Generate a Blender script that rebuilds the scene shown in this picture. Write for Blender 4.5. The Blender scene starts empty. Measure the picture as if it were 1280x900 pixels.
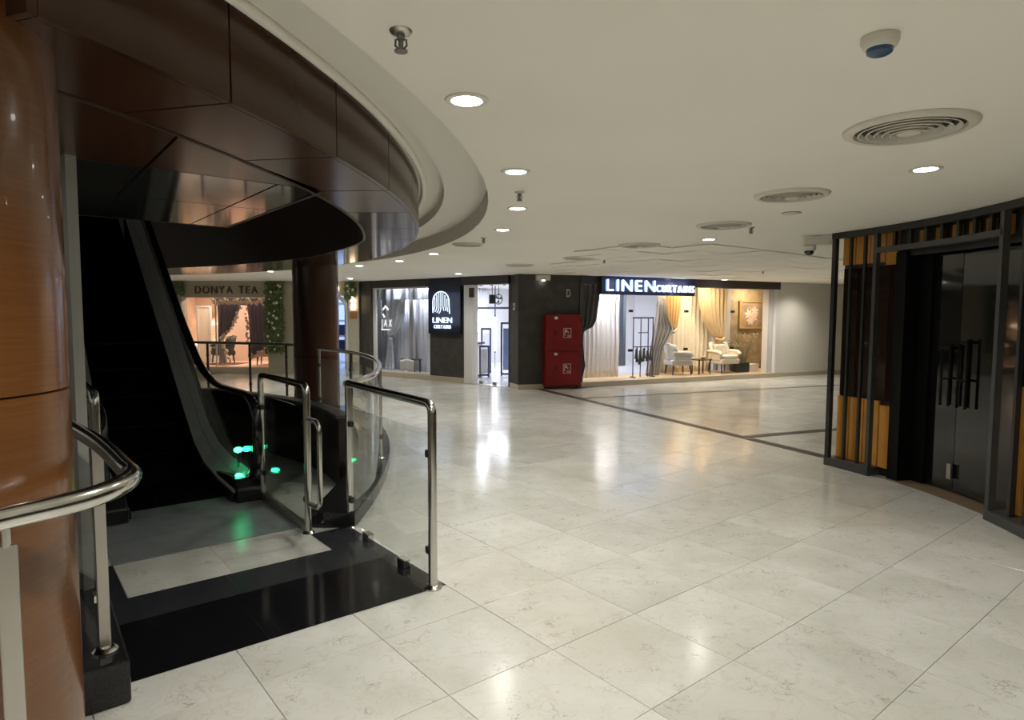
import bpy, bmesh, math, random
from mathutils import Vector, Matrix
random.seed(7)
PI = math.pi
C = bpy.context.scene.collection

# ---------------------------------------------------------------- camera, world, exposure
cam_d = bpy.data.cameras.new('camera'); cam = bpy.data.objects.new('camera', cam_d); C.objects.link(cam)
cam_d.sensor_width = 36; cam_d.lens = 22.5; cam_d.clip_start = .05; cam_d.clip_end = 200
EYE = 1.6186; PITCH = .0704; ROLL = .0037
_f = Vector((0, math.cos(PITCH), -math.sin(PITCH))); _r = Vector((1, 0, 0)); _u = _r.cross(_f)
_R = _r*math.cos(ROLL) + _u*math.sin(ROLL); _U = -_r*math.sin(ROLL) + _u*math.cos(ROLL)
cam.matrix_world = Matrix(((_R.x, _U.x, -_f.x, 0), (_R.y, _U.y, -_f.y, 0), (_R.z, _U.z, -_f.z, EYE), (0, 0, 0, 1)))
bpy.context.scene.camera = cam
w = bpy.data.worlds.new('world'); bpy.context.scene.world = w; w.use_nodes = True
w.node_tree.nodes['Background'].inputs[0].default_value = (.9, .85, .75, 1)
w.node_tree.nodes['Background'].inputs[1].default_value = .12
vs = bpy.context.scene.view_settings
vs.view_transform = 'Standard'; vs.look = 'None'; vs.exposure = 1.22; vs.gamma = 1; vs.use_curve_mapping = False
DOWNLIGHT_W = 46.0
LAMP_COL = (1.0, .972, .895)

def area(name, loc, size, power, col, rot=(0, 0, 0), sy=None):
    d = bpy.data.lights.new(name, 'AREA'); d.energy = power; d.color = col; d.size = size
    if sy: d.shape = 'RECTANGLE'; d.size_y = sy
    o = bpy.data.objects.new(name, d); o.location = loc; o.rotation_euler = rot; C.objects.link(o); return o

# ---------------------------------------------------------------- materials
def mat(name, col, rough=.5, metal=0, spec=.5, noise=None, emit=0, ecol=None, coat=0, bump=0, rnd=0):
    """noise = (colour2, scale(xyz), contrast lo, hi)"""
    m = bpy.data.materials.new(name); m.use_nodes = True
    nt = m.node_tree; b = nt.nodes['Principled BSDF']
    c4 = (*col, 1)
    b.inputs['Base Color'].default_value = c4; b.inputs['Roughness'].default_value = rough
    b.inputs['Metallic'].default_value = metal; b.inputs['Specular IOR Level'].default_value = spec
    b.inputs['Coat Weight'].default_value = coat
    if emit:
        b.inputs['Emission Color'].default_value = (*(ecol or col), 1); b.inputs['Emission Strength'].default_value = emit
    if noise or rnd or bump:
        g = nt.nodes.new('ShaderNodeNewGeometry'); mp = nt.nodes.new('ShaderNodeMapping')
        nt.links.new(g.outputs['Position'], mp.inputs['Vector'])
        n = nt.nodes.new('ShaderNodeTexNoise'); n.inputs['Detail'].default_value = 6
        n.inputs['Scale'].default_value = 1
        mp.inputs['Scale'].default_value = noise[1] if noise else (30, 30, 30)
        nt.links.new(mp.outputs[0], n.inputs['Vector'])
        out = None
        if noise:
            r = nt.nodes.new('ShaderNodeMapRange'); r.inputs[1].default_value = noise[2]; r.inputs[2].default_value = noise[3]
            nt.links.new(n.outputs['Fac'], r.inputs[0])
            mx = nt.nodes.new('ShaderNodeMix'); mx.data_type = 'RGBA'
            mx.inputs[6].default_value = c4; mx.inputs[7].default_value = (*noise[0], 1)
            nt.links.new(r.outputs[0], mx.inputs[0]); out = mx.outputs[2]
        if rnd:
            oi = nt.nodes.new('ShaderNodeObjectInfo'); hs = nt.nodes.new('ShaderNodeHueSaturation')
            r2 = nt.nodes.new('ShaderNodeMapRange'); r2.inputs[3].default_value = 1-rnd; r2.inputs[4].default_value = 1+rnd
            nt.links.new(oi.outputs['Random'], r2.inputs[0]); nt.links.new(r2.outputs[0], hs.inputs['Value'])
            if out: nt.links.new(out, hs.inputs['Color'])
            else: hs.inputs['Color'].default_value = c4
            out = hs.outputs[0]
        if out: nt.links.new(out, b.inputs['Base Color'])
        if bump:
            bp = nt.nodes.new('ShaderNodeBump'); bp.inputs['Strength'].default_value = bump; bp.inputs['Distance'].default_value = .01
            nt.links.new(n.outputs['Fac'], bp.inputs['Height']); nt.links.new(bp.outputs[0], b.inputs['Normal'])
    return m

def glass(name, tint=(.95, .97, .96), refl=1.0, ior=1.45):
    m = bpy.data.materials.new(name); m.use_nodes = True; nt = m.node_tree; nt.nodes.clear()
    o = nt.nodes.new('ShaderNodeOutputMaterial'); mx = nt.nodes.new('ShaderNodeMixShader')
    t = nt.nodes.new('ShaderNodeBsdfTransparent'); t.inputs[0].default_value = (*tint, 1)
    g = nt.nodes.new('ShaderNodeBsdfGlossy'); g.inputs['Roughness'].default_value = .02; g.inputs[0].default_value = (refl, refl, refl, 1)
    lw = nt.nodes.new('ShaderNodeLayerWeight'); pw_ = nt.nodes.new('ShaderNodeMath'); pw_.operation = 'POWER'; pw_.inputs[1].default_value = 4.5
    nt.links.new(lw.outputs['Facing'], pw_.inputs[0])
    fr = nt.nodes.new('ShaderNodeMapRange'); fr.inputs[3].default_value = .035; fr.inputs[4].default_value = .85
    nt.links.new(pw_.outputs[0], fr.inputs[0]); nt.links.new(fr.outputs[0], mx.inputs[0]); nt.links.new(t.outputs[0], mx.inputs[1]); nt.links.new(g.outputs[0], mx.inputs[2])
    nt.links.new(mx.outputs[0], o.inputs[0]); return m

def marble(name):
    m = bpy.data.materials.new(name); m.use_nodes = True; nt = m.node_tree; b = nt.nodes['Principled BSDF']; L = nt.links.new
    g = nt.nodes.new('ShaderNodeNewGeometry'); oi = nt.nodes.new('ShaderNodeObjectInfo')
    ad = nt.nodes.new('ShaderNodeVectorMath'); ad.operation = 'ADD'
    cx = nt.nodes.new('ShaderNodeCombineXYZ'); mu = nt.nodes.new('ShaderNodeMath'); mu.operation = 'MULTIPLY'; mu.inputs[1].default_value = 40
    L(oi.outputs['Random'], mu.inputs[0]); L(mu.outputs[0], cx.inputs[2])
    L(g.outputs['Position'], ad.inputs[0]); L(cx.outputs[0], ad.inputs[1])
    def noise(s, det, dist):
        n = nt.nodes.new('ShaderNodeTexNoise'); n.inputs['Scale'].default_value = s; n.inputs['Detail'].default_value = det
        n.inputs['Distortion'].default_value = dist; L(ad.outputs[0], n.inputs['Vector']); return n.outputs['Fac']
    def rng(x, a, bb, c, d):
        r = nt.nodes.new('ShaderNodeMapRange'); L(x, r.inputs[0])
        for i, v in enumerate((a, bb, c, d)): r.inputs[i+1].default_value = v
        return r.outputs[0]
    def math_(op, x, y):
        n = nt.nodes.new('ShaderNodeMath'); n.operation = op
        L(x, n.inputs[0])
        if isinstance(y, (int, float)): n.inputs[1].default_value = y
        else: L(y, n.inputs[1])
        return n.outputs[0]
    def mix(f, a, bb):
        n = nt.nodes.new('ShaderNodeMix'); n.data_type = 'RGBA'; L(f, n.inputs[0])
        for i, v in ((6, a), (7, bb)):
            if isinstance(v, tuple): n.inputs[i].default_value = (*v, 1)
            else: L(v, n.inputs[i])
        return n.outputs[2]
    cloud = noise(2.2, 5, .4)
    base = mix(rng(cloud, .35, .65, 0, 1), (.50, .495, .45), (.58, .575, .54))
    # thin winding veins that only show here and there
    v = math_('ABSOLUTE', math_('SUBTRACT', noise(15, 4, 1.0), .5), 0)
    vein = rng(v, 0, .026, 1, 0)
    where = rng(noise(8, 2, 0), .52, .66, 0, 1)
    base = mix(math_('MULTIPLY', math_('MULTIPLY', vein, where), .62), base, (.17, .14, .10))
    v2 = math_('ABSOLUTE', math_('SUBTRACT', noise(6, 6, 1.5), .5), 0)
    base = mix(math_('MULTIPLY', rng(v2, 0, .03, 1, 0), .30), base, (.45, .38, .27))
    st = nt.nodes.new('ShaderNodeTexNoise'); st.inputs['Scale'].default_value = .45; st.inputs['Detail'].default_value = 4; L(g.outputs['Position'], st.inputs['Vector'])
    base = mix(rng(st.outputs['Fac'], .52, .72, 0, .55), base, (.43, .375, .28))
    hs = nt.nodes.new('ShaderNodeHueSaturation'); L(rng(oi.outputs['Random'], 0, 1, .95, 1.05), hs.inputs['Value']); L(base, hs.inputs['Color'])
    L(hs.outputs[0], b.inputs['Base Color'])
    L(rng(noise(1.3, 3, 0), .3, .7, .12, .20), b.inputs['Roughness']); b.inputs['Specular IOR Level'].default_value = .4
    return m

M = {}
M['marble'] = marble('cream_marble')
M['grout'] = mat('grout', (.20, .17, .13), .8)
M['black_granite'] = mat('black_granite', (.006, .006, .007), .10, spec=.5, noise=((.02, .02, .024), (160, 160, 160), .55, .8))
M['grey_granite'] = mat('dark_grey_granite', (.022, .024, .027), .16, spec=.5, noise=((.05, .053, .058), (120, 120, 120), .45, .8))
M['dark_strip'] = mat('dark_brown_stone_strip', (.045, .035, .030), .40, spec=.3)
M['beige_stone'] = mat('beige_skirting', (.50, .42, .31), .35)
M['ceiling'] = mat('ceiling_paint', (.90, .875, .79), .75, spec=.2, noise=((.88, .85, .765), (.8, .8, .8), .4, .65))
M['cove'] = mat('cove_paint', (.80, .77, .69), .6, spec=.3)
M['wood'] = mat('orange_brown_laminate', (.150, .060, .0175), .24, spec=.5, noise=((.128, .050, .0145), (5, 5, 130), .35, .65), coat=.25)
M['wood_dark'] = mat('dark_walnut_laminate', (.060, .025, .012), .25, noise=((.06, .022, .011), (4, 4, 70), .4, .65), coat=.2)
M['brown'] = mat('brown_lacquer_panel', (.070, .031, .018), .20, spec=.5, noise=((.055, .024, .013), (1.5, 1.5, 1.5), .4, .6))
M['soffit_brown'] = mat('polished_brown_soffit_panel', (.20, .15, .13), .10, metal=.7)
M['brown_gloss_dark'] = mat('dark_brown_gloss_cladding', (.016, .007, .005), .25, spec=.4)
M['black_granite_curb'] = mat('black_granite_curb', (.012, .012, .013), .12, spec=.5, noise=((.035, .036, .038), (150, 150, 150), .5, .8))
M['threshold_wood'] = mat('brown_threshold', (.20, .14, .09), .35)
M['pull_black'] = mat('satin_black_pull', (.004, .004, .004), .5, spec=.2)
M['sheer_cool'] = mat('cool_white_sheer_fabric', (.74, .75, .80), .9, spec=.1)
M['pale_grey_fabric'] = mat('pale_grey_fabric', (.42, .43, .46), .7)
M['sticker_glow'] = mat('glowing_white_vinyl', (.85, .85, .85), .5, emit=.4)  # plain vinyl brightened by a glow of its own
M['leaf_dry'] = mat('dried_stems', (.22, .17, .09), .8)
M['planter_green'] = mat('dark_green_planter', (.012, .025, .014), .3)
M['rug_brown'] = mat('reddish_brown_rug', (.20, .07, .04), .9)
M['brown_well'] = mat('dark_brown_well_cladding', (.050, .028, .022), .45)
M['soffit_metal'] = mat('polished_grey_composite_panel', (.26, .25, .24), .09, metal=.85)
M['joint'] = mat('dark_joint', (.01, .008, .007), .8)
M['dark'] = mat('painted_well_darkness', (.006, .006, .007), .9, spec=.1)  # black colour stands in for the missing light above the well
M['steel'] = mat('polished_stainless_steel', (.62, .61, .58), .16, metal=1)
M['steel_brushed'] = mat('brushed_stainless_steel', (.50, .48, .44), .30, metal=1)
M['gunmetal'] = mat('dark_bronze_steel', (.11, .09, .08), .3, metal=.8)
M['rubber'] = mat('black_handrail_rubber', (.010, .010, .011), .14, spec=.6)
M['step'] = mat('black_step_metal', (.005, .005, .006), .55, spec=.2)
M['deck'] = mat('grey_escalator_decking', (.72, .73, .73), .32, metal=.3)
M['deck_dark'] = mat('dark_escalator_skirt', (.02, .021, .022), .25, metal=.4)
M['plate'] = mat('grey_landing_plate', (.32, .345, .355), .30, metal=.3, noise=((.26, .28, .288), (9, 9, 9), .4, .65))
M['grey_strip'] = mat('grey_metal_cladding', (.42, .42, .40), .45, metal=.2)
M['glass'] = glass('clear_glass')
M['glass_dark'] = glass('smoky_balustrade_glass', (.72, .74, .73))
M['shop_glass'] = glass('shop_window_glass', (.96, .96, .96), .9)
M['green_lamp'] = mat('green_indicator', (.0, .5, .2), .4, emit=6, ecol=(.03, 1, .35))
M['lens'] = mat('lit_diffuser', (1, 1, 1), .4, emit=9, ecol=(1, .97, .90))
M['white_plastic'] = mat('white_plastic', (.72, .69, .62), .4)
M['blue_plastic'] = mat('blue_sensor_cap', (.03, .08, .17), .3)
M['vent'] = mat('vent_white_metal', (.68, .645, .56), .5)
M['vent_dark'] = mat('vent_gap', (.05, .045, .04), .8)
M['chrome_dark'] = mat('sprinkler_metal', (.20, .19, .17), .3, metal=1)
M['shop_dark'] = mat('charcoal_shop_cladding', (.060, .055, .048), .6, noise=((.045, .041, .036), (5, 5, 5), .4, .6))
M['shop_dark2'] = mat('charcoal_brown_header', (.048, .037, .033), .5)
M['navy'] = mat('dark_navy_sign_board', (.012, .014, .028), .35)
M['white_frame'] = mat('white_window_frame', (.70, .68, .66), .4)
M['sign_blue'] = mat('blue_white_lit_face', (.6, .75, 1), .4, emit=.28, ecol=(.30, .55, 1))
M['sign_white'] = mat('white_lit_edge', (1, 1, 1), .4, emit=.50, ecol=(.60, .80, 1))
M['red'] = mat('red_enamel', (.23, .003, .006), .45, noise=((.20, .0025, .005), (3, 3, 3), .4, .6))
M['red_dark'] = mat('dark_red_hardware', (.08, .004, .006), .4)
M['sticker'] = mat('white_print', (.62, .54, .52), .5)
M['black_metal'] = mat('black_painted_steel', (.020, .020, .019), .35, spec=.5)
M['grey_metal'] = mat('dark_grey_painted_steel', (.055, .056, .056), .35)
M['black_glass'] = mat('black_door_glass', (.008, .008, .008), .04, spec=.9)
M['brown_glass'] = mat('dark_brown_glazed_panel', (.022, .011, .007), .05, spec=.8)
M['gold'] = mat('amber_gold_panel', (.62, .29, .045), .30, spec=.5, noise=((.54, .24, .038), (4, 4, 4), .4, .6))
M['mall_wall'] = mat('off_white_wall_paint', (.72, .68, .60), .6)
M['interior_white'] = mat('white_shop_wall', (.80, .80, .82), .6)
M['interior_floor'] = mat('white_gloss_shop_floor', (.74, .74, .78), .12)
M['sheer'] = mat('white_sheer_fabric', (.78, .75, .73), .9, spec=.1)
M['sheer_warm'] = mat('cream_sheer_fabric', (.80, .72, .56), .9, spec=.1)
M['grey_fabric'] = mat('grey_satin_fabric', (.40, .385, .37), .6)
M['gold_fabric'] = mat('gold_satin_fabric', (.58, .36, .15), .5)
M['tan_fabric'] = mat('tan_gold_drape', (.60, .44, .25), .55)
M['charcoal_fabric'] = mat('charcoal_drape', (.07, .07, .065), .8)
M['purple_fabric'] = mat('slate_purple_fabric', (.20, .17, .215), .7)
M['flower'] = mat('cream_fabric_flowers', (.85, .72, .58), .8, noise=((.60, .42, .28), (40, 40, 40), .5, .7))
M['tan_wall'] = mat('olive_tan_wallpaper', (.34, .26, .15), .6, noise=((.25, .19, .11), (6, 6, 6), .42, .6))
M['cream_uphol'] = mat('cream_upholstery', (.68, .60, .48), .8)
M['grey_uphol'] = mat('light_grey_upholstery', (.52, .50, .47), .8)
M['dark_wood'] = mat('dark_wood', (.06, .03, .016), .4)
M['gilt'] = mat('gilt_frame', (.55, .36, .11), .35, metal=.5)
M['beige_wall'] = mat('sage_beige_shop_wall', (.42, .39, .30), .6)
M['pink_wall'] = mat('blush_shop_wall', (.66, .48, .37), .7)
M['bronze'] = mat('bronze_letters', (.13, .075, .028), .3, metal=.6)
M['leaf'] = mat('garland_leaf', (.085, .13, .045), .6, noise=((.20, .24, .10), (14, 14, 14), .4, .65))
M['bauble'] = mat('cream_flower', (.70, .66, .50), .6)
M['warm_lamp'] = mat('warm_lamp_shade', (1, .85, .6), .4, emit=1.6, ecol=(1, .80, .52))
M['cool_tube'] = mat('white_light_tube', (1, 1, 1), .4, emit=4, ecol=(.95, .96, 1))
M['blue_panel'] = mat('pale_blue_fabric', (.22, .32, .55), .7)
M['navy_metal'] = mat('navy_metal', (.05, .055, .12), .4)
M['copper'] = mat('copper_plate', (.45, .20, .08), .4, metal=.5)
M['painting'] = mat('painted_canvas_ground', (.20, .15, .10), .6, noise=((.36, .24, .15), (5, 5, 5), .4, .65))
M['petal'] = mat('painted_petals', (.68, .52, .42), .6)

# ---------------------------------------------------------------- mesh builder
class MB:
    def __init__(s): s.v = []; s.f = []
    def add(s, vs, fs):
        n = len(s.v); s.v += [tuple(v) for v in vs]; s.f += [tuple(i+n for i in f) for f in fs]; return s
    def obox(s, c, d=(1, 0), sx=1, sy=1, sz=1):
        d = Vector((d[0], d[1])).normalized(); n = Vector((-d.y, d.x)); vs = []
        for z in (-.5, .5):
            for a, b in ((-.5, -.5), (.5, -.5), (.5, .5), (-.5, .5)):
                vs.append((c[0]+d.x*a*sx+n.x*b*sy, c[1]+d.y*a*sx+n.y*b*sy, c[2]+z*sz))
        return s.add(vs, [(3, 2, 1, 0), (4, 5, 6, 7), (0, 1, 5, 4), (1, 2, 6, 5), (2, 3, 7, 6), (3, 0, 4, 7)])
    def prism(s, poly, z0, z1):
        a = sum(poly[i][0]*poly[(i+1) % len(poly)][1]-poly[(i+1) % len(poly)][0]*poly[i][1] for i in range(len(poly)))
        if a < 0: poly = poly[::-1]
        n = len(poly); vs = [(p[0], p[1], z0) for p in poly]+[(p[0], p[1], z1) for p in poly]
        return s.add(vs, [tuple(range(n))[::-1], tuple(range(n, 2*n))]+[(i, (i+1) % n, n+(i+1) % n, n+i) for i in range(n)])
    def tube(s, path, r, n=10, closed=False):
        P = [Vector(p) for p in path]; m = len(P); up = None; vs = []
        for i, p in enumerate(P):
            a = P[i-1] if (i or closed) else p; b = P[(i+1) % m] if (i < m-1 or closed) else p
            t = (b-a).normalized()
            if up is None: up = t.orthogonal().normalized()
            up = (up-t*up.dot(t)).normalized(); q = t.cross(up)
            rr = r[i] if isinstance(r, (list, tuple)) else r
            for k in range(n):
                an = 2*PI*k/n; vs.append(p+(up*math.cos(an)+q*math.sin(an))*rr)
        fs = []
        for i in range(m if closed else m-1):
            for k in range(n):
                fs.append((i*n+k, i*n+(k+1) % n, ((i+1) % m)*n+(k+1) % n, ((i+1) % m)*n+k))
        if not closed: fs += [tuple(range(n))[::-1], tuple((m-1)*n+k for k in range(n))]
        return s.add(vs, fs)
    def lathe(s, prof, c=(0, 0), n=24):
        vs = []; fs = []; m = len(prof)
        for r, z in prof:
            for k in range(n): vs.append((c[0]+r*math.cos(2*PI*k/n), c[1]+r*math.sin(2*PI*k/n), z))
        for i in range(m-1):
            for k in range(n): fs.append((i*n+k, i*n+(k+1) % n, (i+1)*n+(k+1) % n, (i+1)*n+k))
        fs += [tuple(range(n))[::-1], tuple((m-1)*n+k for k in range(n))]
        return s.add(vs, fs)
    def grid(s, fn, nu, nv):
        vs = [fn(i/nu, j/nv) for j in range(nv+1) for i in range(nu+1)]; w_ = nu+1
        return s.add(vs, [(j*w_+i, j*w_+i+1, (j+1)*w_+i+1, (j+1)*w_+i) for j in range(nv) for i in range(nu)])
    def arc(s, c, r0, r1, a0, a1, z0, z1, n=8):
        """solid ring sector, angles in degrees; r0/r1 may be functions of the angle"""
        vs = []; fs = []
        for k in range(n+1):
            a = a0+(a1-a0)*k/n; t = math.radians(a)
            ra = r0(a) if callable(r0) else r0; rb = r1(a) if callable(r1) else r1
            for r, z in ((ra, z0), (rb, z0), (rb, z1), (ra, z1)): vs.append((c[0]+r*math.cos(t), c[1]+r*math.sin(t), z))
        for k in range(n):
            for j in range(4): fs.append((k*4+j, k*4+(j+1) % 4, k*4+4+(j+1) % 4, k*4+4+j))
        fs += [(3, 2, 1, 0), tuple(n*4+j for j in range(4))]
        return s.add(vs, fs)
    def ball(s, c, r, n=8, sc=(1, 1, 1)):
        vs = []; fs = []; h = n//2
        for i in range(h+1):
            t = PI*i/h
            for k in range(n): vs.append((c[0]+r*sc[0]*math.sin(t)*math.cos(2*PI*k/n), c[1]+r*sc[1]*math.sin(t)*math.sin(2*PI*k/n), c[2]-r*sc[2]*math.cos(t)))
        for i in range(h):
            for k in range(n): fs.append((i*n+k, i*n+(k+1) % n, (i+1)*n+(k+1) % n, (i+1)*n+k))
        return s.add(vs, fs)
    def sweep(s, prof, pts):
        """prof: closed list of 2D (across, up) offsets applied at each (pos, across dir) of pts"""
        n = len(prof); vs = []; fs = []
        for p, a in pts:
            for x, z in prof: vs.append((p[0]+a[0]*x, p[1]+a[1]*x, p[2]+z))
        m = len(pts)
        for i in range(m-1):
            for k in range(n): fs.append((i*n+k, i*n+(k+1) % n, (i+1)*n+(k+1) % n, (i+1)*n+k))
        fs += [tuple(range(n))[::-1], tuple((m-1)*n+k for k in range(n))]
        return s.add(vs, fs)

ROOT = {}
def root_loc(p):
    while p.parent: p = p.parent
    return ROOT.get(p.name, Vector((0, 0, 0)))
def link(name, mb, m, parent=None, local=False, smooth=40, bevel=0, solid=0, stuff=False, loc=None):
    me = bpy.data.meshes.new(name)
    off = Vector((0, 0, 0))
    if not local:
        if parent: off = root_loc(parent)
        elif loc is not None: off = Vector(loc)
    me.from_pydata([tuple(Vector(v)-off) for v in mb.v], [], mb.f)
    bm = bmesh.new(); bm.from_mesh(me); bmesh.ops.recalc_face_normals(bm, faces=bm.faces); bm.to_mesh(me); bm.free()
    if smooth: me.shade_smooth(); me.set_sharp_from_angle(angle=math.radians(smooth))
    me.materials.append(M[m] if isinstance(m, str) else m)
    o = bpy.data.objects.new(name, me); C.objects.link(o)
    if parent: o.parent = parent
    elif loc is not None and not local: o.location = loc; ROOT[o.name] = Vector(loc)
    if bevel:
        b = o.modifiers.new('edge', 'BEVEL'); b.width = bevel; b.segments = 2; b.limit_method = 'ANGLE'
    if solid:
        b = o.modifiers.new('thickness', 'SOLIDIFY'); b.thickness = solid; b.offset = 0
    if stuff: o['kind'] = 'stuff'
    return o
def tag(o, label, cat, group=None):
    o['label'] = label; o['category'] = cat
    if group: o['group'] = group
    return o
def thing(name, label, cat, loc=(0, 0, 0), group=None, rz=0):
    o = bpy.data.objects.new(name, None); C.objects.link(o); o.location = loc; o.rotation_euler = (0, 0, rz)
    o.empty_display_size = .1; ROOT[o.name] = Vector(loc); return tag(o, label, cat, group)
def struct(name, mb=None, m=None, loc=(0, 0, 0), **k):
    if mb is None:
        o = bpy.data.objects.new(name, None); C.objects.link(o); o.location = loc; ROOT[o.name] = Vector(loc)
    else: o = link(name, mb, m, **k)
    o['kind'] = 'structure'; return o
def copy_tree(o, parent=None):
    c = o.copy(); C.objects.link(c)
    if parent: c.parent = parent
    for ch in list(o.children): copy_tree(ch, c)
    return c
def text_mesh(txt, size, extrude=.01, outline=0):
    cu = bpy.data.curves.new('lettering', 'FONT'); cu.body = txt; cu.size = size; cu.extrude = extrude
    cu.resolution_u = 4
    if outline: cu.fill_mode = 'NONE'; cu.bevel_depth = outline; cu.bevel_resolution = 1; cu.extrude = 0
    ob = bpy.data.objects.new('lettering', cu); C.objects.link(ob)
    me = bpy.data.meshes.new_from_object(ob.evaluated_get(bpy.context.evaluated_depsgraph_get()))
    bpy.data.objects.remove(ob); bpy.data.curves.remove(cu); return me
def letters(txt, x0, x1, zb, zt, base, d, m, parent, push=.02, extrude=.012, name='letter', outline=0, m2=None, gap=.14):
    """stand letters on the plane through base with direction d, between x0..x1 along it and zb..zt high"""
    d = Vector((d[0], d[1], 0)).normalized(); n = Vector((d.y, -d.x, 0))
    ms = []; tot = 0
    for ch in txt:
        if ch == ' ': ms.append(None); tot += .45; continue
        me = text_mesh(ch, 1, 0); xs = [v.co.x for v in me.vertices]; ms.append((ch, min(xs), max(xs))); tot += max(xs)-min(xs)+gap
    tot -= gap; sx = (x1-x0)/tot; h = .73; x = x0
    off = root_loc(parent)
    for q in ms:
        if q is None: x += .45*sx; continue
        ch, a, b = q
        for ol, mm in ((0, m), (outline, m2)):
            if ol is None or mm is None: continue
            me = text_mesh(ch, 1, extrude/((zt-zb)/h), ol)
            for v in me.vertices:
                X = x+(v.co.x-a)*sx; Z = zb+v.co.y*(zt-zb)/h; Y = push+v.co.z*((zt-zb)/h)
                if ol: Y += extrude
                v.co = Vector(base)+d*X+n*Y+Vector((0, 0, Z))-off
            me.name = name; me.materials.clear(); me.materials.append(M[mm])
            o = bpy.data.objects.new(name if not ol else 'glowing_outline', me); C.objects.link(o)
            if not ol: o.parent = parent; last = o
            else: o.parent = last
        x += (b-a+gap)*sx

# floor-tile frame: G(i, j) with 0.6 m tiles
YAW = .6784; _c, _s = math.cos(YAW), math.sin(YAW)
def G(i, j, z=None):
    a = (i+1.4006)*.6; b = (-j+4.6767)*.6
    p = (a*_c-b*_s, a*_s+b*_c)
    return p if z is None else Vector((p[0], p[1], z))
DP = (_c, _s); DQ = (-_s, _c)      # +i and -j directions
def project(p):
    d = Vector(p)-Vector((0, 0, EYE)); z = d.dot(_f)
    if z < .05: return None
    return 640+800*d.dot(_R)/z, 450-800*d.dot(_U)/z
def pol(c, r, a): a = math.radians(a); return (c[0]+r*math.cos(a), c[1]+r*math.sin(a))
def lerp(a, b, t): return (a[0]+(b[0]-a[0])*t, a[1]+(b[1]-a[1])*t)
def rounded(pts, r, n=5):
    """polyline with rounded inner corners"""
    P = [Vector(p) for p in pts]; out = [P[0]]
    for i in range(1, len(P)-1):
        a = (P[i-1]-P[i]); b = (P[i+1]-P[i]); rr = min(r, a.length*.49, b.length*.49)
        p0 = P[i]+a.normalized()*rr; p1 = P[i]+b.normalized()*rr
        for k in range(n+1):
            t = k/n; out.append(p0*(1-t)**2+P[i]*2*t*(1-t)+p1*t*t)
    return out+[P[-1]]
def smooth_path(pts, n=6):
    P = [Vector(p) for p in pts]; out = []
    for i in range(len(P)-1):
        p0 = P[max(i-1, 0)]; p1 = P[i]; p2 = P[i+1]; p3 = P[min(i+2, len(P)-1)]
        for k in range(n):
            t = k/n
            out.append(.5*((2*p1)+(p2-p0)*t+(2*p0-5*p1+4*p2-p3)*t*t+(3*p1-p0-3*p2+p3)*t**3))
    return out+[P[-1]]

C0 = (-9.6, 4.65)                     # centre of the round escalator well
ZC = 2.5                              # ceiling
L0, L1 = (-4.0, 17.25), (-.05, 14.35) # left front of the curtain shop
R0, R1 = (1.51, 14.33), (6.99, 16.96) # right front
T0, T1 = (-9.5, 17.5), (-4.1, 17.2)   # fabric shop far left
K0 = (.13, 13.86)                     # shop corner
def on(p0, p1, s, off=0, z=0):
    d = Vector((p1[0]-p0[0], p1[1]-p0[1])).normalized(); n = Vector((-d.y, d.x))
    if n.y < 0: n = -n
    return Vector((p0[0]+d.x*s+n.x*off, p0[1]+d.y*s+n.y*off, z))
def dirv(p0, p1): return Vector((p1[0]-p0[0], p1[1]-p0[1])).normalized()
#@@STRUCT
# ================================================================ STRUCTURE
# floor: dark bed, stone tiles on it
FB = MB().prism([(-20, -7), (14, -7), (14, 26), (-20, 26)], -.10, -.012)
floor = struct('floor', FB, 'grout')
def inside_shop(p):
    x, y = p
    if x < -4.05: return y > 17.45
    if x < -.05: return y > L0[1]+(x-L0[0])*(L1[1]-L0[1])/(L1[0]-L0[0])+.15
    if x < 1.51: return y > 14.35
    return y > R0[1]+(x-R0[0])*(R1[1]-R0[1])/(R1[0]-R0[0])+.2
cells = []
for i in range(-16, 36):
    for j in range(-34, 8):
        c = G(i+.5, j+.5)
        if not (-19 < c[0] < 13 and -6 < c[1] < 20) or inside_shop(c): continue
        q = project((c[0], c[1], 0)); vis = q is not None and -60 < q[0] < 1340 and 380 < q[1] < 990
        under = math.hypot(c[0]+1.8, c[1]-1.8) < .55
        cells.append((0 if vis and not under else 1, math.hypot(*c), i, j, c))
cells.sort()
def tile_mb(sx=.5975):
    mb = MB(); h = sx/2; k = h-.0012
    vs = []
    for z, r in ((-.012, h), (-.0012, h), (0, k)):
        for a, b in ((-1, -1), (1, -1), (1, 1), (-1, 1)): vs.append((a*r*DP[0]+b*r*DQ[0], a*r*DP[1]+b*r*DQ[1], z))
    return mb.add(vs, [(3, 2, 1, 0), (8, 9, 10, 11)]+[(l*4+k, l*4+(k+1) % 4, l*4+4+(k+1) % 4, l*4+4+k) for l in (0, 1) for k in range(4)])
first = None; rest = MB()
for n_, (vis, dist, i, j, c) in enumerate(cells):
    if n_ < 300:
        if first is None: first = link('tile', tile_mb(), 'marble', floor, local=True, smooth=0); o = first
        else: o = first.copy(); C.objects.link(o)
        o.location = (c[0], c[1], random.uniform(-.0004, .0004))
    else:
        t = tile_mb(); rest.add([(v[0]+c[0], v[1]+c[1], v[2]) for v in t.v], t.f)
link('distant_tiles', rest, 'marble', floor, smooth=0, stuff=True)

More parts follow.
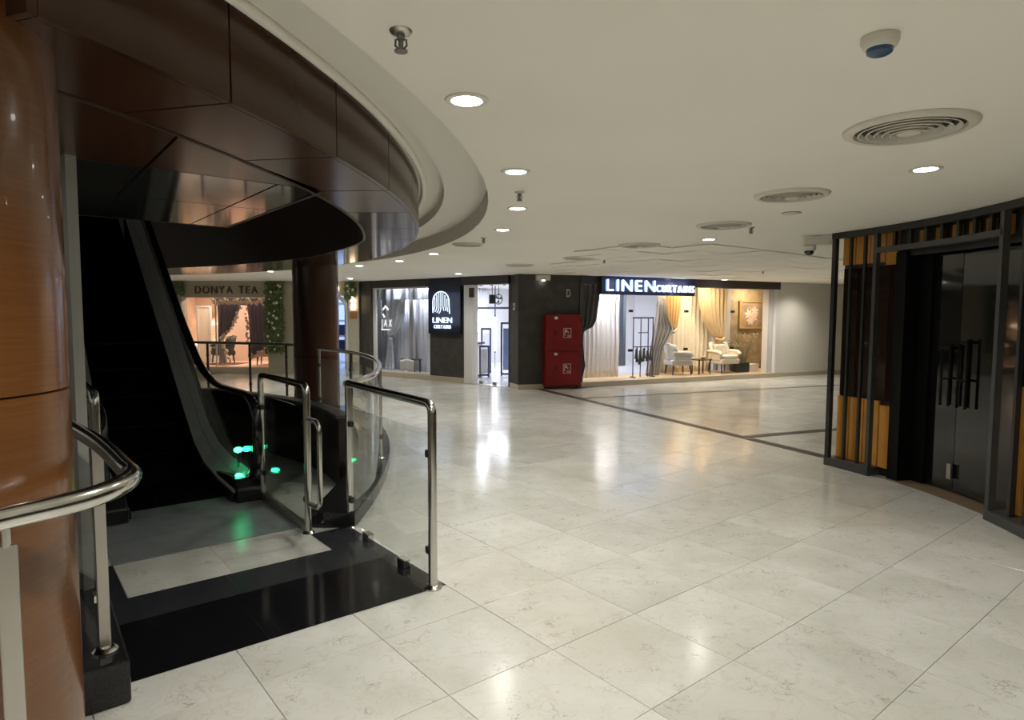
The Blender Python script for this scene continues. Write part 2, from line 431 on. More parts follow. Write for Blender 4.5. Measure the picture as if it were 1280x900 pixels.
# dark granite border strips let into the floor
def strip(a, b, wd):
    d = dirv(a, b); n = Vector((-d.y, d.x))*wd/2; a = Vector(a); b = Vector(b)
    return MB().prism([tuple(a-n), tuple(b-n), tuple(b+n), tuple(a+n)], -.01, .002)
for a, b, wd in (((.55, 14.05), (3.70, 7.1), .16), ((1.33, 12.39), (8.6, 15.35), .10), ((3.17, 8.49), (6.0, 9.62), .16)):
    link('granite_strip', strip(a, b, wd), 'dark_strip', floor, smooth=0)

# ceiling with the stepped round opening
ceil = struct('ceiling')
link('main_ceiling', MB().arc(C0, 9.42, 34, -180, 180, ZC, ZC+.01, 144), 'ceiling', ceil, smooth=30)
link('outer_cove', MB().arc(C0, 9.42, 9.46, -180, 180, ZC+.008, 2.68, 144), 'cove', ceil)
link('middle_cove', MB().arc(C0, 9.06, 9.44, -180, 180, 2.67, 2.69, 144), 'cove', ceil)
link('inner_cove', MB().arc(C0, 9.06, 9.10, -180, 180, 2.685, 2.78, 144), 'cove', ceil)
link('top_cove', MB().arc(C0, 8.80, 9.08, -180, 180, 2.765, 2.785, 144), 'cove', ceil)
bead = [(*pol(C0, 8.885, -19.15+1.5*k), 2.752) for k in range(92)]
link('cornice_bead', MB().tube(bead, .024, 10), 'ceiling', ceil)
# ceiling boards with open joints in the far right bay
for i in range(8, 26):
    for j in range(-13, -3):
        if (i*7+j*3) % 11 == 0: continue
        c = G(i+.5, j*1.0+.5)
        if c[0] < 1.2+(c[1]-9)*-.12 or c[0] > 10.5 or c[1] < 8.3 or inside_shop((c[0], c[1]+.75)): continue
        if c[0] > 3.0 and c[1] < 8.6: continue
        tl = random.uniform(-.0045, .0045)
        mb = MB().obox((c[0], c[1], ZC-.0085+tl*.3), DP, .588, .588, .012)
        mb.v = [(v[0], v[1], v[2]+tl*math.sin(3*v[0]+2*v[1])) for v in mb.v]
        link('ceiling_panel', mb, 'ceiling', ceil, smooth=0)

# outer shell
struct('wall_back', MB().prism([(-20, -7.2), (14, -7.2), (14, -7), (-20, -7)], 0, 3), 'mall_wall', smooth=0)
struct('wall_east', MB().prism([(13, -7), (13.2, -7), (13.2, 26), (13, 26)], 0, 3), 'mall_wall', smooth=0)
struct('wall_west', MB().prism([(-19.2, -7), (-19, -7), (-19, 26), (-19.2, 26)], 0, 3), 'mall_wall', smooth=0)
wr = [tuple(on(R0, R1, 6.15)[:2]), tuple(on(R0, R1, 9.2)[:2]), (13, 20.1)]
struct('wall_right', MB().prism(wr+[(13, 20.3), (wr[1][0]-.08, wr[1][1]+.2), (wr[0][0]-.08, wr[0][1]+.2)], 0, ZC+.02), 'mall_wall', smooth=0)
struct('baseboard_right', MB().prism([tuple(on(R0, R1, 6.16, -.02)[:2]), tuple(on(R0, R1, 9.2, -.02)[:2]), tuple(on(R0, R1, 9.2, .0)[:2]), tuple(on(R0, R1, 6.16, .0)[:2])], 0, .10), 'beige_stone', smooth=0)

# ---- curtain shop: left front, door, corner, right front
def slab(p0, p1, s0, s1, o0, o1, z0, z1):
    a = [on(p0, p1, s, o) for s, o in ((s0, o0), (s1, o0), (s1, o1), (s0, o1))]
    return MB().prism([tuple(p[:2]) for p in a], z0, z1)
# left pilaster, header, pier, sill
wl = struct('wall_shopfront_left', slab(L0, L1, -.08, .36, -.06, .30, 0, ZC), 'shop_dark', smooth=0)
link('header', slab(L0, L1, .36, 2.47, -.03, .25, 2.31, ZC), 'shop_dark2', wl, smooth=0)
link('door_header', slab(L0, L1, 3.50, 4.92, -.10, .25, 2.31, ZC), 'shop_dark2', wl, smooth=0)
link('pier', slab(L0, L1, 2.47, 3.55, -.02, .25, 0.02, ZC), 'shop_dark', wl, smooth=0)
struct('baseboard_shopfront_left', slab(L0, L1, .36, 3.60, -.05, .27, 0, .12), 'beige_stone', smooth=0)
w1 = struct('window_1')
for s0, s1, z0, z1 in ((.36, .46, .12, 2.31), (2.40, 2.47, .12, 2.31), (.46, 2.40, .12, .16), (.46, 2.40, 2.27, 2.31)):
    link('window_frame', slab(L0, L1, s0, s1, .02, .08, z0, z1), 'white_frame', w1, smooth=0)
link('pane', slab(L0, L1, .44, 2.42, .045, .055, .14, 2.29), 'shop_glass', w1, smooth=0)
# corner block
ka = on(L0, L1, 4.92); kb = Vector((K0[0], K0[1], 0)); kc = Vector((R0[0], R0[1], 0))
wc = struct('wall_shopfront_corner', MB().prism([tuple(ka[:2]), K0, tuple(on(L0, L1, 4.92, .45)[:2])], .08, ZC), 'shop_dark', smooth=0)
link('corner_face', MB().prism([K0, (1.53, 14.335), (1.35, 14.7), (-.02, 14.35)], .08, ZC-.001), 'shop_dark', wc, smooth=0)
struct('baseboard_shopfront_corner', MB().prism([tuple(on(L0, L1, 4.92, -.03)[:2]), (K0[0]+.0, K0[1]-.04), (1.55, 14.29), (1.5, 14.5), (.05, 14.2), tuple(on(L0, L1, 4.92, .2)[:2])], 0, .10), 'beige_stone', smooth=0)
# right front
wf = struct('wall_shopfront_right', slab(R0, R1, .0, 6.14, -.05, .25, 2.31, ZC), 'shop_dark2', smooth=0)
link('jamb', slab(R0, R1, -.02, .07, -.04, .2, .1, 2.31), 'shop_dark', wf, smooth=0)
struct('baseboard_shopfront_right', slab(R0, R1, .0, 6.14, -.10, .22, 0, .115), 'beige_stone', smooth=0)
w2 = struct('window_2')
link('window_frame', slab(R0, R1, 5.84, 6.02, .06, .25, .115, 2.31), 'white_frame', w2, smooth=0)
link('window_frame', slab(R0, R1, 6.02, 6.14, -.04, .25, .115, 2.31), 'white_frame', w2, smooth=0)
gl = [.07, 1.40, 3.05, 4.55, 5.85]
for a, b in zip(gl, gl[1:]):
    link('pane', slab(R0, R1, a+.004, b-.004, .02, .032, .115, 2.31), 'shop_glass', w2, smooth=0)
for s in gl[1:-1]:
    for z in (.80, 1.72):
        link('glass_clamp', MB().obox(on(R0, R1, s, .02, z), dirv(R0, R1), .10, .05, .06), 'black_metal', w2, smooth=0)
# shop interior shell
BK = [tuple(on(L0, L1, .1, .3)[:2]), (-4.12, 17.6), (-4.05, 18.4), (-3.0, 19.6), (.2, 22.6), (4.2, 22.0), tuple(on(R0, R1, 7.8, 2.0)[:2]), tuple(on(R0, R1, 7.8, .27)[:2])]
struct('floor_curtain_shop', MB().prism([tuple(on(L0, L1, .0, .0)[:2]), tuple(on(L0, L1, 4.9, -.02)[:2]), (.1, 14.2), (1.5, 14.4), tuple(on(R0, R1, 6.1, .05)[:2])]+BK[::-1][1:-1], -.004, .004), 'interior_floor', smooth=0)
for k in range(1, len(BK)-1):
    a, b = BK[k], BK[k+1]; d = dirv(a, b); n = Vector((-d.y, d.x))*.1
    struct('wall_shop_interior', MB().prism([a, b, (b[0]+n.x, b[1]+n.y), (a[0]+n.x, a[1]+n.y)], 0, 2.499), 'interior_white', smooth=0)
# display platform and rear panels behind the right window
struct('floor_display', slab(R0, R1, .07, 7.5, .23, 1.15, .004, .118), 'tan_fabric', smooth=0)
struct('wall_display_right', slab(R0, R1, 5.1, 7.6, 1.15, 1.25, .118, 2.499), 'tan_wall', smooth=0)
link('side_panel', slab(R0, R1, 7.5, 7.6, .26, 1.15, .118, 2.499), 'tan_wall', bpy.data.objects['wall_display_right'], smooth=0)
link('white_post', slab(R0, R1, 5.16, 5.30, .86, 1.149, .118, 2.499), 'white_frame', bpy.data.objects['wall_display_right'], smooth=0)
struct('wall_display_left', slab(L0, L1, -.45, 2.5, 1.0, 1.06, .004, 2.499), 'interior_white', smooth=0)
link('side_panel', slab(L0, L1, 2.46, 2.52, .25, 1.0, .004, 2.499), 'interior_white', bpy.data.objects['wall_display_left'], smooth=0)
struct('floor_display_left', slab(L0, L1, .1, 2.46, .27, 1.0, .004, .118), 'interior_white', smooth=0)

# glass shop door, folded leaf standing open at the left
d1 = struct('door_1')
link('door_frame', slab(L0, L1, 3.60, 3.86, -.06, .14, 0.0, 2.31), 'white_frame', d1, smooth=0)
link('door_frame', slab(L0, L1, 4.86, 4.92, .0, .12, .0, 2.31), 'shop_dark', d1, smooth=0)
link('door_leaf', slab(L0, L1, 3.92, 4.38, .10, .112, .02, 2.29), 'shop_glass', d1, smooth=0)
link('door_leaf', slab(L0, L1, 4.385, 4.85, .10, .112, .02, 2.29), 'shop_glass', d1, smooth=0)
link('threshold', slab(L0, L1, 3.60, 4.92, -.12, .15, -.008, .006), 'steel_brushed', d1, smooth=0)
for s in (3.94, 4.34): link('pivot', slab(L0, L1, s, s+.10, .085, .125, .006, .07), 'steel_brushed', d1, smooth=0)
link('closer', slab(L0, L1, 3.78, 3.92, -.09, -.05, 2.02, 2.24), 'gunmetal', d1, smooth=0)

# ---- fabric shop, far left
wt = struct('wall_fabric_shop', slab(T0, T1, -.5, .52, -.03, .25, 0, ZC), 'beige_wall', smooth=0)
link('header', slab(T0, T1, .52, 2.90, -.03, .25, 2.06, ZC), 'beige_wall', wt, smooth=0)
link('pier', slab(T0, T1, 2.90, 4.30, -.03, .25, 0, ZC), 'beige_wall', wt, smooth=0)
link('arch_header', slab(T0, T1, 4.30, 5.13, -.03, .25, 2.12, ZC), 'beige_wall', wt, smooth=0)
link('end_pier', slab(T0, T1, 5.13, 5.40, -.03, .25, 0, ZC), 'beige_wall', wt, smooth=0)
struct('baseboard_fabric_shop', slab(T0, T1, .52, 2.90, -.06, .3, 0, .17), 'beige_stone', smooth=0)
w3 = struct('window_3'); link('pane', slab(T0, T1, .52, 2.90, .10, .112, .17, 2.06), 'shop_glass', w3, smooth=0)
link('window_frame', slab(T0, T1, 1.38, 1.41, .09, .12, .17, 2.06), 'white_frame', w3, smooth=0)
struct('floor_fabric_shop', slab(T0, T1, -.4, 5.35, .1, 3.6, -.004, .006), 'interior_floor', smooth=0)
struct('floor_fabric_display', slab(T0, T1, .4, 3.0, .3, 2.3, .006, .17), 'pink_wall', smooth=0)
struct('wall_fabric_interior', slab(T0, T1, -.4, 3.1, 2.3, 2.4, 0, 2.499), 'pink_wall', smooth=0)
struct('wall_fabric_west', slab(T0, T1, -.5, -.4, .2, 3.6, 0, 2.499), 'pink_wall', smooth=0)
struct('wall_fabric_side', slab(T0, T1, 3.1, 3.2, .2, 3.6, 0, 2.499), 'pink_wall', smooth=0)
struct('wall_fabric_rear', slab(T0, T1, 3.2, 5.5, 3.5, 3.6, 0, 2.499), 'interior_white', smooth=0)
struct('wall_fabric_east', slab(T0, T1, 5.28, 5.36, .25, 3.5, 0, 2.499), 'interior_white', smooth=0)
# blue-lit arched doorway
d2 = struct('door_2'); ap = []
for s, z in [(4.36, 0), (4.36, 1.75)]+[(4.71+.35*-math.cos(t), 1.75+.35*math.sin(t)) for t in [PI*k/10 for k in range(1, 10)]]+[(5.06, 1.75), (5.06, 0)]: ap.append(on(T0, T1, s, .05, z))
link('arch_frame', MB().tube(ap, .05, 8), 'white_frame', d2)
area('fabric_shop_doorway_light', on(T0, T1, 4.7, 2.2, 2.47), .8, 30, (.40, .58, 1))

# lamps of the shops
for s in (1.0, 2.0): area('left_display_light', on(L0, L1, s, .26, 2.47), .12, 20, (.80, .87, 1))
for x, y in ((-1.0, 17.5), (.8, 17.2), (-.4, 20), (2.6, 19.5)): area('shop_ceiling_light', (x, y, 2.47), .6, 28, (.82, .87, 1))
area('right_display_light', on(R0, R1, .95, .33, 2.47), .2, 26, (.95, .95, 1))
for s in (2.6, 3.4, 4.2): area('right_display_light', on(R0, R1, s, .36, 2.47), .2, 11, (1, .82, .58))
area('right_display_light', on(R0, R1, 6.0, .62, 2.47), .25, 16, (1, .82, .58))
for s in (.9, 1.9, 2.6): area('fabric_display_light', on(T0, T1, s, 1.1, 2.47), .3, 12, (1, .80, .66))
#@@WELL
# ================================================================ ROUND BULKHEAD OVER THE ESCALATOR
ZS = 2.40
def r_in(a):
    tab = [(-70, 8.33), (16, 8.33), (25, 8.12), (32, 8.02), (42, 7.75), (58, 7.45), (80, 7.2), (110, 7.2)]
    for (a0, r0), (a1, r1) in zip(tab, tab[1:]):
        if a <= a1: return r0+(r1-r0)*max(0, (a-a0)/(a1-a0))
    return tab[-1][1]
bulk = thing('bulkhead', 'round brown panelled bulkhead hanging round the escalator well', 'bulkhead', (C0[0], C0[1], ZS))
edges = [-19.2, -14.5]+[-9.1, -3.5, 2.25, 8.3, 14]+[14+5.7*k for k in range(1, 15)]
for a, b in zip(edges, edges[1:]):
    if a is None or b is None: continue
    g = .035
    fp = link('fascia_panel', MB().arc(C0, 8.81, 8.835, a+g, b-g, ZS, 2.81, 5), 'brown', bulk, smooth=30)
    ro = 8.806
    if a > 20: ro = 8.806
    link('soffit_panel', MB().arc(C0, lambda t: r_in(t)+.006, ro, a+g*1.3, b-g*1.3, ZS, ZS+.02, 5), 'brown' if a < 2 else 'soffit_brown', bulk, smooth=30)
link('backing', MB().arc(C0, lambda t: r_in(t)+.02, 8.80, -19.1, 93, ZS+.021, ZS+.03, 60), 'joint', bulk, smooth=30)
link('end_cap', MB().arc(C0, 8.55, 8.835, -19.35, -19.18, ZS, 2.82, 1), 'brown', bulk, smooth=0)
link('well_lining', MB().arc(C0, lambda t: r_in(t)-.02, lambda t: r_in(t)+.004, -19, 118, ZS-.003, 4.4, 64), 'brown_well', bulk, smooth=30)
link('added_well_lid', MB().arc(C0, .5, lambda t: r_in(t), -60, 130, 4.40, 4.42, 64), 'dark', bulk, smooth=30)  # unseen lid added to keep world light out of the well
# flat grey panels in front of the opening, laid on the floor-tile frame
def gpanel(poly, m, name='flat_panel', z=ZS):
    P = [G(*p) if not (isinstance(p, tuple) and len(p) == 3) else p[:2] for p in poly]
    link(name, MB().prism(P, z, z+.02), m, bulk, smooth=0)
g = .012
cols = [(-2.6, -1.45), (-1.45, -.30), (-.30, .87), (.87, 1.36)]
for i0, i1 in cols:
    for j0, j1 in ((-3.62, -1.92), (-5.62, -3.62)):
        gpanel([(i0+g, j0+g), (i1-g, j0+g), (i1-g, j1-g), (i0+g, j1-g)], 'soffit_metal')
arc_ = [pol(C0, 8.318, a)+(0,) for a in (-4.2, -6.3, -8.4, -10.5, -12)]
gpanel([(-.30+g, -1.92+g), (1.30, -1.92+g)]+arc_+[(-.30+g, -.60)], 'brown')
gpanel([(-1.6, -1.92+g), (-.30-g, -1.92+g), (-.30-g, -.56)]+[pol(C0, 8.318, a)+(0,) for a in (-13, -14.5, -16, -17.5, -19)], 'brown')
link('flat_backing', MB().prism([G(-2.6, -5.62), G(1.36, -5.62), G(1.36, -1.9), G(-.3, -.62), G(-2.0, -1.2)], ZS+.021, ZS+.03), 'joint', bulk, smooth=0)
link('well_edge_lining', MB().prism([G(-3.5, -5.66), G(1.40, -5.66), G(1.40, -2.1), G(1.36, -2.1), G(1.36, -5.62), G(-3.5, -5.62)], ZS-.002, 4.4), 'brown_well', bulk, smooth=0)

# ---------------------------------------------------------------- wood-clad round columns
def column(loc, r, z1, jz, label, m, seam=None):
    t = thing('column', label, 'column', (loc[0], loc[1], 0))
    zs = [0]+jz+[z1]
    for a, b in zip(zs, zs[1:]):
        pr = [(r, a+.004), (r, b-.004)] if b < z1 else [(r, a+.004), (r, b)]
        link('cladding_panel', MB().lathe([(r-.01, a), *pr, (r-.01, b)], loc, 64), m, t, smooth=30)
    link('core', MB().lathe([(r-.012, .001), (r-.012, z1-.001)], loc, 32), 'joint', t)
    return t
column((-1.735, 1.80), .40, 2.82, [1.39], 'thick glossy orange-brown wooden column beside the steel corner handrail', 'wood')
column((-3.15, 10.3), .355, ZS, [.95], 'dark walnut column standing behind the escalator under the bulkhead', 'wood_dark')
t = thing('metal_upright', 'slim pale grey metal upright just behind the glossy orange-brown column', 'post', (-2.22, 3.25, 0))
link('upright', MB().obox((-2.22, 3.25, 1.2), (.83, -.56), .075, .05, 2.399), 'grey_strip', t, smooth=0)

# ================================================================ LANDING
t = thing('granite_landing', 'black polished granite band across the escalator entrance', 'paving', G(.7, -1.4, 0))
def gslab(poly, m, name, z=.003, par=t): return link(name, MB().prism([G(*p) for p in poly], .0005, z), m, par, smooth=0)
for k in range(3):
    a = (-.82, .27, 1.13)[k]; b = (.27, 1.13, 2.0)[k]
    gslab([(a+.001, -.58), (b-.001, -.58), (b-.001, -1.627), (a+.001, -1.627)], 'black_granite', 'granite_slab')
gslab([(-.82, -2.194), (-.534, -2.194), (-.534, -3.2), (-.82, -3.2)], 'grey_granite', 'granite_slab')
for a, b in ((-.82, .35), (.35, 1.5)):
    gslab([(a+.002, -1.63), (b-.002, -1.63), (b-.002, -2.19), (a+.002, -2.19)], 'grey_granite', 'granite_slab')
gslab([(1.5, -1.63), (2.0, -1.63), (2.0, -2.85), (1.5, -2.85)], 'grey_granite', 'granite_slab')
t2 = thing('marble_strip', 'cream marble strip between the black granite and grey landing plate', 'paving', G(.5, -2.7, 0))
for a, b in ((-.53, .42), (.42, 1.49)):
    gslab([(a+.002, -2.20), (b-.002, -2.20), (b-.002, -3.17), (a+.002, -3.17)], 'marble', 'marble_slab', .0035, t2)

# ================================================================ ESCALATOR (runs along -j, 35 degrees)
esc = thing('escalator', 'dark stopped escalator rising into the brown panelled well', 'escalator', G(.5, -5.2, 0))
gslab([(-.53, -3.175), (1.485, -3.175), (1.485, -5.2), (-.53, -5.2)], 'plate', 'landing_plate', .008, esc)
cb = MB()
for k in range(40): cb.obox(G(-.09+1.18*k/39, -5.45, .006), DP, .009, .32, .012)
cb.obox(G(.5, -5.35, .003), DP, .74, .42, .006)
link('comb_plate', cb, 'step', esc, smooth=0)
def E(u, d, z): return G(u, -d/.6, z)
zt = 0; d = 3.3; steps = []
for k in range(16):
    steps.append((d, zt)); d += .4
    zt += (.0, .04, .14, .24)[k] if k < 4 else .28
for d, z in steps:
    mb = MB()
    mb.obox(E(.5, d+.2, z-.01), DP, .735, .40, .03)
    prev = .27
    mb.obox(E(.5, d+.012, z-.15), DP, .735, .02, .27)
    st = link('step', mb, 'step', esc, smooth=0)
    rb = MB()
    for k in range(17): rb.obox(E(-.06+1.12*k/16, d+.19, z+.010), DP, .014, .36, .012)
    if d < 6.5: link('tread_ribs', rb, 'step', st, smooth=0)
tr = MB(); V_ = []
for dd, z in ((3.25, .001), (3.9, .001), (4.6, .20), (9.2, 3.42)): V_ += [E(-.14, dd, z), E(1.14, dd, z)]
V_ += [v-Vector((0, 0, .0 if v.z < .1 else .05)) for v in V_]
link('truss_underside', MB().add(V_, [(0, 1, 3, 2), (2, 3, 5, 4), (4, 5, 7, 6)]), 'step', esc, smooth=0)
HR = smooth_path([(3.15, .20), (2.92, .24), (2.80, .38), (2.755, .58), (2.79, .77), (2.92, .875), (3.15, .905), (3.6, .905), (3.95, .91), (4.3, .955), (4.72, 1.085), (5.2, 1.37), (5.8, 1.77), (8.2, 3.47)], 5)
HR = [(v[0], v[1]) for v in [(p.x, p.y) for p in [Vector((a[0], a[1], 0)) for a in HR]]] if False else HR
DK = [(2.9, .10), (3.4, .12), (3.9, .185), (4.25, .31), (4.7, .61), (5.4, 1.12), (8.1, 3.03)]
def dz(d, tab=DK):
    for (a, za), (b, zb) in zip(tab, tab[1:]):
        if d <= b: return za+(zb-za)*(d-a)/(b-a)
    return tab[-1][1]
DS = [2.9, 3.15, 3.4, 3.65, 3.9, 4.08, 4.25, 4.48, 4.7, 5.05, 5.4, 6.1, 6.8, 7.5, 8.1]
for side in (1, -1):
    U = (lambda u: u) if side == 1 else (lambda u: 1-u)
    nm = 'right' if side == 1 else 'left'
    hp = [(E(U(1.43), p[0], p[1]), (DP[0]*side, DP[1]*side, 0)) for p in HR]
    # handrail: rounded band swept along the profile
    vs_ = MB(); pts3 = [E(U(1.43), p[0], p[1]) for p in HR]; nrm = []
    for i in range(len(HR)):
        a = HR[max(i-1, 0)]; b = HR[min(i+1, len(HR)-1)]; tx, tz = b[0]-a[0], b[1]-a[1]; l = math.hypot(tx, tz); nrm.append((-tz/l, tx/l))
    sec = [(-.040, -.004), (-.040, .012), (-.028, .026), (0, .031), (.028, .026), (.040, .012), (.040, -.004), (.026, -.016), (-.026, -.016)]
    n_ = len(sec); V_ = []; F_ = []
    for p, (nx, nz) in zip(HR, nrm):
        for x, o in sec: V_.append(E(U(1.43)+x/.6, p[0]+nx*o, p[1]+nz*o))
    for i in range(len(HR)-1):
        for k in range(n_): F_.append((i*n_+k, i*n_+(k+1) % n_, (i+1)*n_+(k+1) % n_, (i+1)*n_+k))
    F_ += [tuple(range(n_))[::-1], tuple((len(HR)-1)*n_+k for k in range(n_))]
    link('handrail', MB().add(V_, F_), 'rubber', esc, smooth=60)
    # glass balustrade between deck and handrail
    gp = [p for p in HR if p[1] > .2]
    hi = []; lo = []
    for p in gp:
        dd = max(p[0], 2.95); hi.append((p[0], p[1]-.012)); lo.append((dd, dz(dd)+.16))
    V_ = []; F_ = []
    top = [p for p in HR[14:]]
    for p in top:
        dd = p[0]
        for o in (-.006, .006):
            V_.append(E(U(1.43)+o/.6, dd, p[1]-.014)); V_.append(E(U(1.43)+o/.6, max(dd, 2.88), min(dz(max(dd, 2.9))+.15, p[1]-.03)))
    for i in range(len(top)-1):
        a = i*4; F_ += [(a, a+4, a+5, a+1), (a+2, a+3, a+7, a+6), (a, a+2, a+6, a+4), (a+1, a+5, a+7, a+3)]
    F_ += [(0, 1, 3, 2), (len(V_)-4, len(V_)-2, len(V_)-1, len(V_)-3)]
    link('glass_balustrade', MB().add(V_, F_), 'glass_dark', esc, smooth=0)
    # inner decking: a lower sloping strip and an upper strip, in lengths with open joints
    for k, (a, b) in enumerate(zip(DS, DS[1:])):
        for u0, h0, u1, h1, nme in ((1.15, .0, 1.285, .085, 'inner_deck_strip'), (1.295, .09, 1.405, .155, 'outer_deck_strip')):
            g = .006 if (k % 3 == 0 or k < 4) else 0
            V_ = [E(U(u0), a+g, dz(a)+h0), E(U(u1), a+g, dz(a)+h1), E(U(u1), b, dz(b)+h1), E(U(u0), b, dz(b)+h0)]
            V_ += [v-Vector((0, 0, .03)) for v in V_]
            link(nme, MB().add(V_, [(0, 1, 2, 3), (7, 6, 5, 4), (0, 4, 5, 1), (1, 5, 6, 2), (2, 6, 7, 3), (3, 7, 4, 0)]), 'deck', esc, smooth=0)
    for (u0, h0, m_, nme) in ((1.12, -.012, 'deck_dark', 'skirt'), (1.47, .10, 'deck_dark', 'outer_cladding')):
        V_ = []; F_ = []
        for dd in DS:
            z1 = dz(dd)+h0; z0 = max(0.009, dz(dd)-(.45 if nme == 'skirt' else 1.0))
            for o in (0, .02): V_ += [E(U(u0+o/.6), dd, z0), E(U(u0+o/.6), dd, max(z1, .03))]
        for i in range(len(DS)-1):
            a = i*4; F_ += [(a, a+1, a+5, a+4), (a+2, a+6, a+7, a+3), (a+1, a+3, a+7, a+5), (a, a+4, a+6, a+2)]
        F_ += [(0, 2, 3, 1), (len(V_)-4, len(V_)-3, len(V_)-1, len(V_)-2)]
        link(nme, MB().add(V_, F_), m_, esc, smooth=0)
    # newel base block
    V_ = MB(); pf = [(2.80, .009), (3.5, .009), (3.5, .16), (3.2, .19), (2.90, .20), (2.82, .12)]
    a = [E(U(1.17), *p) for p in pf]; b = [E(U(1.56), *p) for p in pf]; n_ = len(pf)
    V_.add(a+b, [tuple(range(n_)), tuple(range(n_, 2*n_))[::-1]]+[(i, (i+1) % n_, n_+(i+1) % n_, n_+i) for i in range(n_)])
    nb = link('newel_base', V_, 'deck_dark', esc, smooth=0, bevel=.012)
    def diamond(u, d, z, s):
        q = [E(U(u), d-s*1.4, z), E(U(u), d, z+s), E(U(u), d+s*1.4, z), E(U(u), d, z-s)]; q2 = [v+Vector((-DP[0]*.012*side, -DP[1]*.012*side, 0)) for v in q]
        return MB().add(q+q2, [(3, 2, 1, 0), (4, 5, 6, 7)]+[(i, (i+1) % 4, 4+(i+1) % 4, 4+i) for i in range(4)])
    if side == 1:
        link('green_indicator', MB().lathe([(.022, .200), (.030, .208), (.022, .222), (.004, .228)], tuple(E(1.27, 2.99, 0)[:2]), 12), 'green_lamp', nb)
        link('green_indicator', MB().ball(E(1.36, 3.18, .395), .032, 10, (1.2, 1.2, .8)), 'green_lamp', nb)
        link('indicator_stem', MB().tube([E(1.36, 3.18, .19), E(1.36, 3.18, .37)], .010, 8), 'deck_dark', nb)

# low brown screen wall beside the escalator
scr = thing('screen_wall', 'low curved dark brown screen wall between escalator and curved glass railing', 'wall', (-2.2, 6.7, 0))
sp = smooth_path([(-1.57, 5.93, 0), (-1.85, 6.42, 0), (-2.2, 6.86, 0), (-2.7, 7.32, 0), (-3.3, 7.75, 0), (-3.93, 8.1, 0)], 5)
def ribbon(pts, wd, z0, z1):
    V_ = []; F_ = []
    for i, p in enumerate(pts):
        t_ = (pts[min(i+1, len(pts)-1)]-pts[max(i-1, 0)]).normalized(); n = Vector((-t_.y, t_.x, 0))*wd/2
        for q in (p-n, p+n): V_ += [(q.x, q.y, z0), (q.x, q.y, z1)]
    m = len(pts)
    for i in range(m-1):
        a = i*4; F_ += [(a, a+1, a+5, a+4), (a+2, a+6, a+7, a+3), (a+1, a+3, a+7, a+5), (a, a+4, a+6, a+2)]
    F_ += [(0, 2, 3, 1), (m*4-4, m*4-3, m*4-1, m*4-2)]
    return MB().add(V_, F_)
link('brown_cladding', ribbon(sp, .10, 0, .645), 'brown_gloss_dark', scr, smooth=40)
link('grey_capping', ribbon(sp, .14, .645, .675), 'grey_metal', scr, smooth=40)

# ---------------------------------------------------------------- granite curbs
CI = (-12.0, 5.1)
cu = thing('granite_curb', 'curved black granite curb under the glass railing right of the escalator', 'curb', (-1.35, 6, 0))
ang = [-1.9, 1.2, 4.4, 7.6, 10.8, 14, 17.2, 20.4, 23.6, 26.8, 30]
for a, b in zip(ang, ang[1:]):
    link('curb_block', MB().arc(CI, 10.46, 10.82, a+.02, b-.02, 0, .125, 5), 'black_granite_curb', cu, smooth=30, bevel=.008)
far_c = smooth_path([(-3.45, 11.05, 0), (-3.96, 11.25, 0), (-4.72, 11.5, 0), (-5.6, 11.75, 0), (-6.6, 11.9, 0)], 4)
cf = thing('granite_curb', 'black granite curb under the far railing facing the fabric shop', 'curb', (-5, 11.5, 0))
link('curb_block', ribbon(far_c, .3, 0, .14), 'black_granite_curb', cf)
cl = thing('granite_curb', 'straight black granite curb at the foot of the corner handrail', 'curb', (-1.8, 2.8, 0))
link('curb_block', MB().prism([G(-.77, -.30), G(-.74, -1.7), G(-.72, -3.2), G(-1.1, -3.2), G(-1.35, -1.2), G(-1.42, -.30)], 0.004, .19), 'black_granite_curb', cl, smooth=0, bevel=.01)

# ================================================================ RAILINGS
def post_base(mb, p, r=.045): mb.lathe([(r, p[2]), (r, p[2]+.008), (r*.72, p[2]+.02), (.028, p[2]+.024)], (p[0], p[1]), 20); return mb
def clamp(p, d, name, par): return link(name, MB().obox(p, d, .05, .035, .045), 'black_metal', par, smooth=0, bevel=.006)
def pane(a, b, z0, z1, par, th=.010, m='glass'):
    d = dirv(a, b); n = Vector((-d.y, d.x))*th/2; a = Vector(a[:2]); b = Vector(b[:2])
    return link('glass_panel', MB().prism([tuple(a-n), tuple(b-n), tuple(b+n), tuple(a+n)], z0, z1), m, par, smooth=0)
# entrance hoop beside the landing plate
A = G(1.50, -2.90, 0); B = G(1.53, -4.72, 0)
h = thing('entrance_handrail', 'steel hoop rail with clear glass panel beside the grey landing plate', 'handrail', A)
link('tube_frame', MB().tube(rounded([A, A+Vector((0, 0, 1.10)), B+Vector((0, 0, 1.10)), B+Vector((0, 0, .004))], .07), .026, 14), 'steel', h, smooth=60)
for p in (A, B): link('base_flange', post_base(MB(), p), 'steel', h)
q = G(1.50, -2.52, 0)
link('side_loop', MB().tube(rounded([A+Vector((0, 0, .86)), q+Vector((0, 0, .86)), q+Vector((0, 0, .23)), A+Vector((0, 0, .23))], .09), .018, 12), 'steel', h, smooth=60)
a_ = lerp(A, B, .04); b_ = lerp(A, B, .965)
pane(a_, b_, .07, .93, h)
for tt in (.03, .97):
    for z in (.25, .82): clamp((*lerp(A, B, tt), z), DQ, 'glass_clamp', h)
link('glass_shoe', MB().prism([tuple(Vector(lerp(A, B, .03))+Vector(DP)*-.015), tuple(Vector(lerp(A, B, .97))+Vector(DP)*-.015), tuple(Vector(lerp(A, B, .97))+Vector(DP)*.015), tuple(Vector(lerp(A, B, .03))+Vector(DP)*.015)], .01, .07), 'steel_brushed', h, smooth=0)
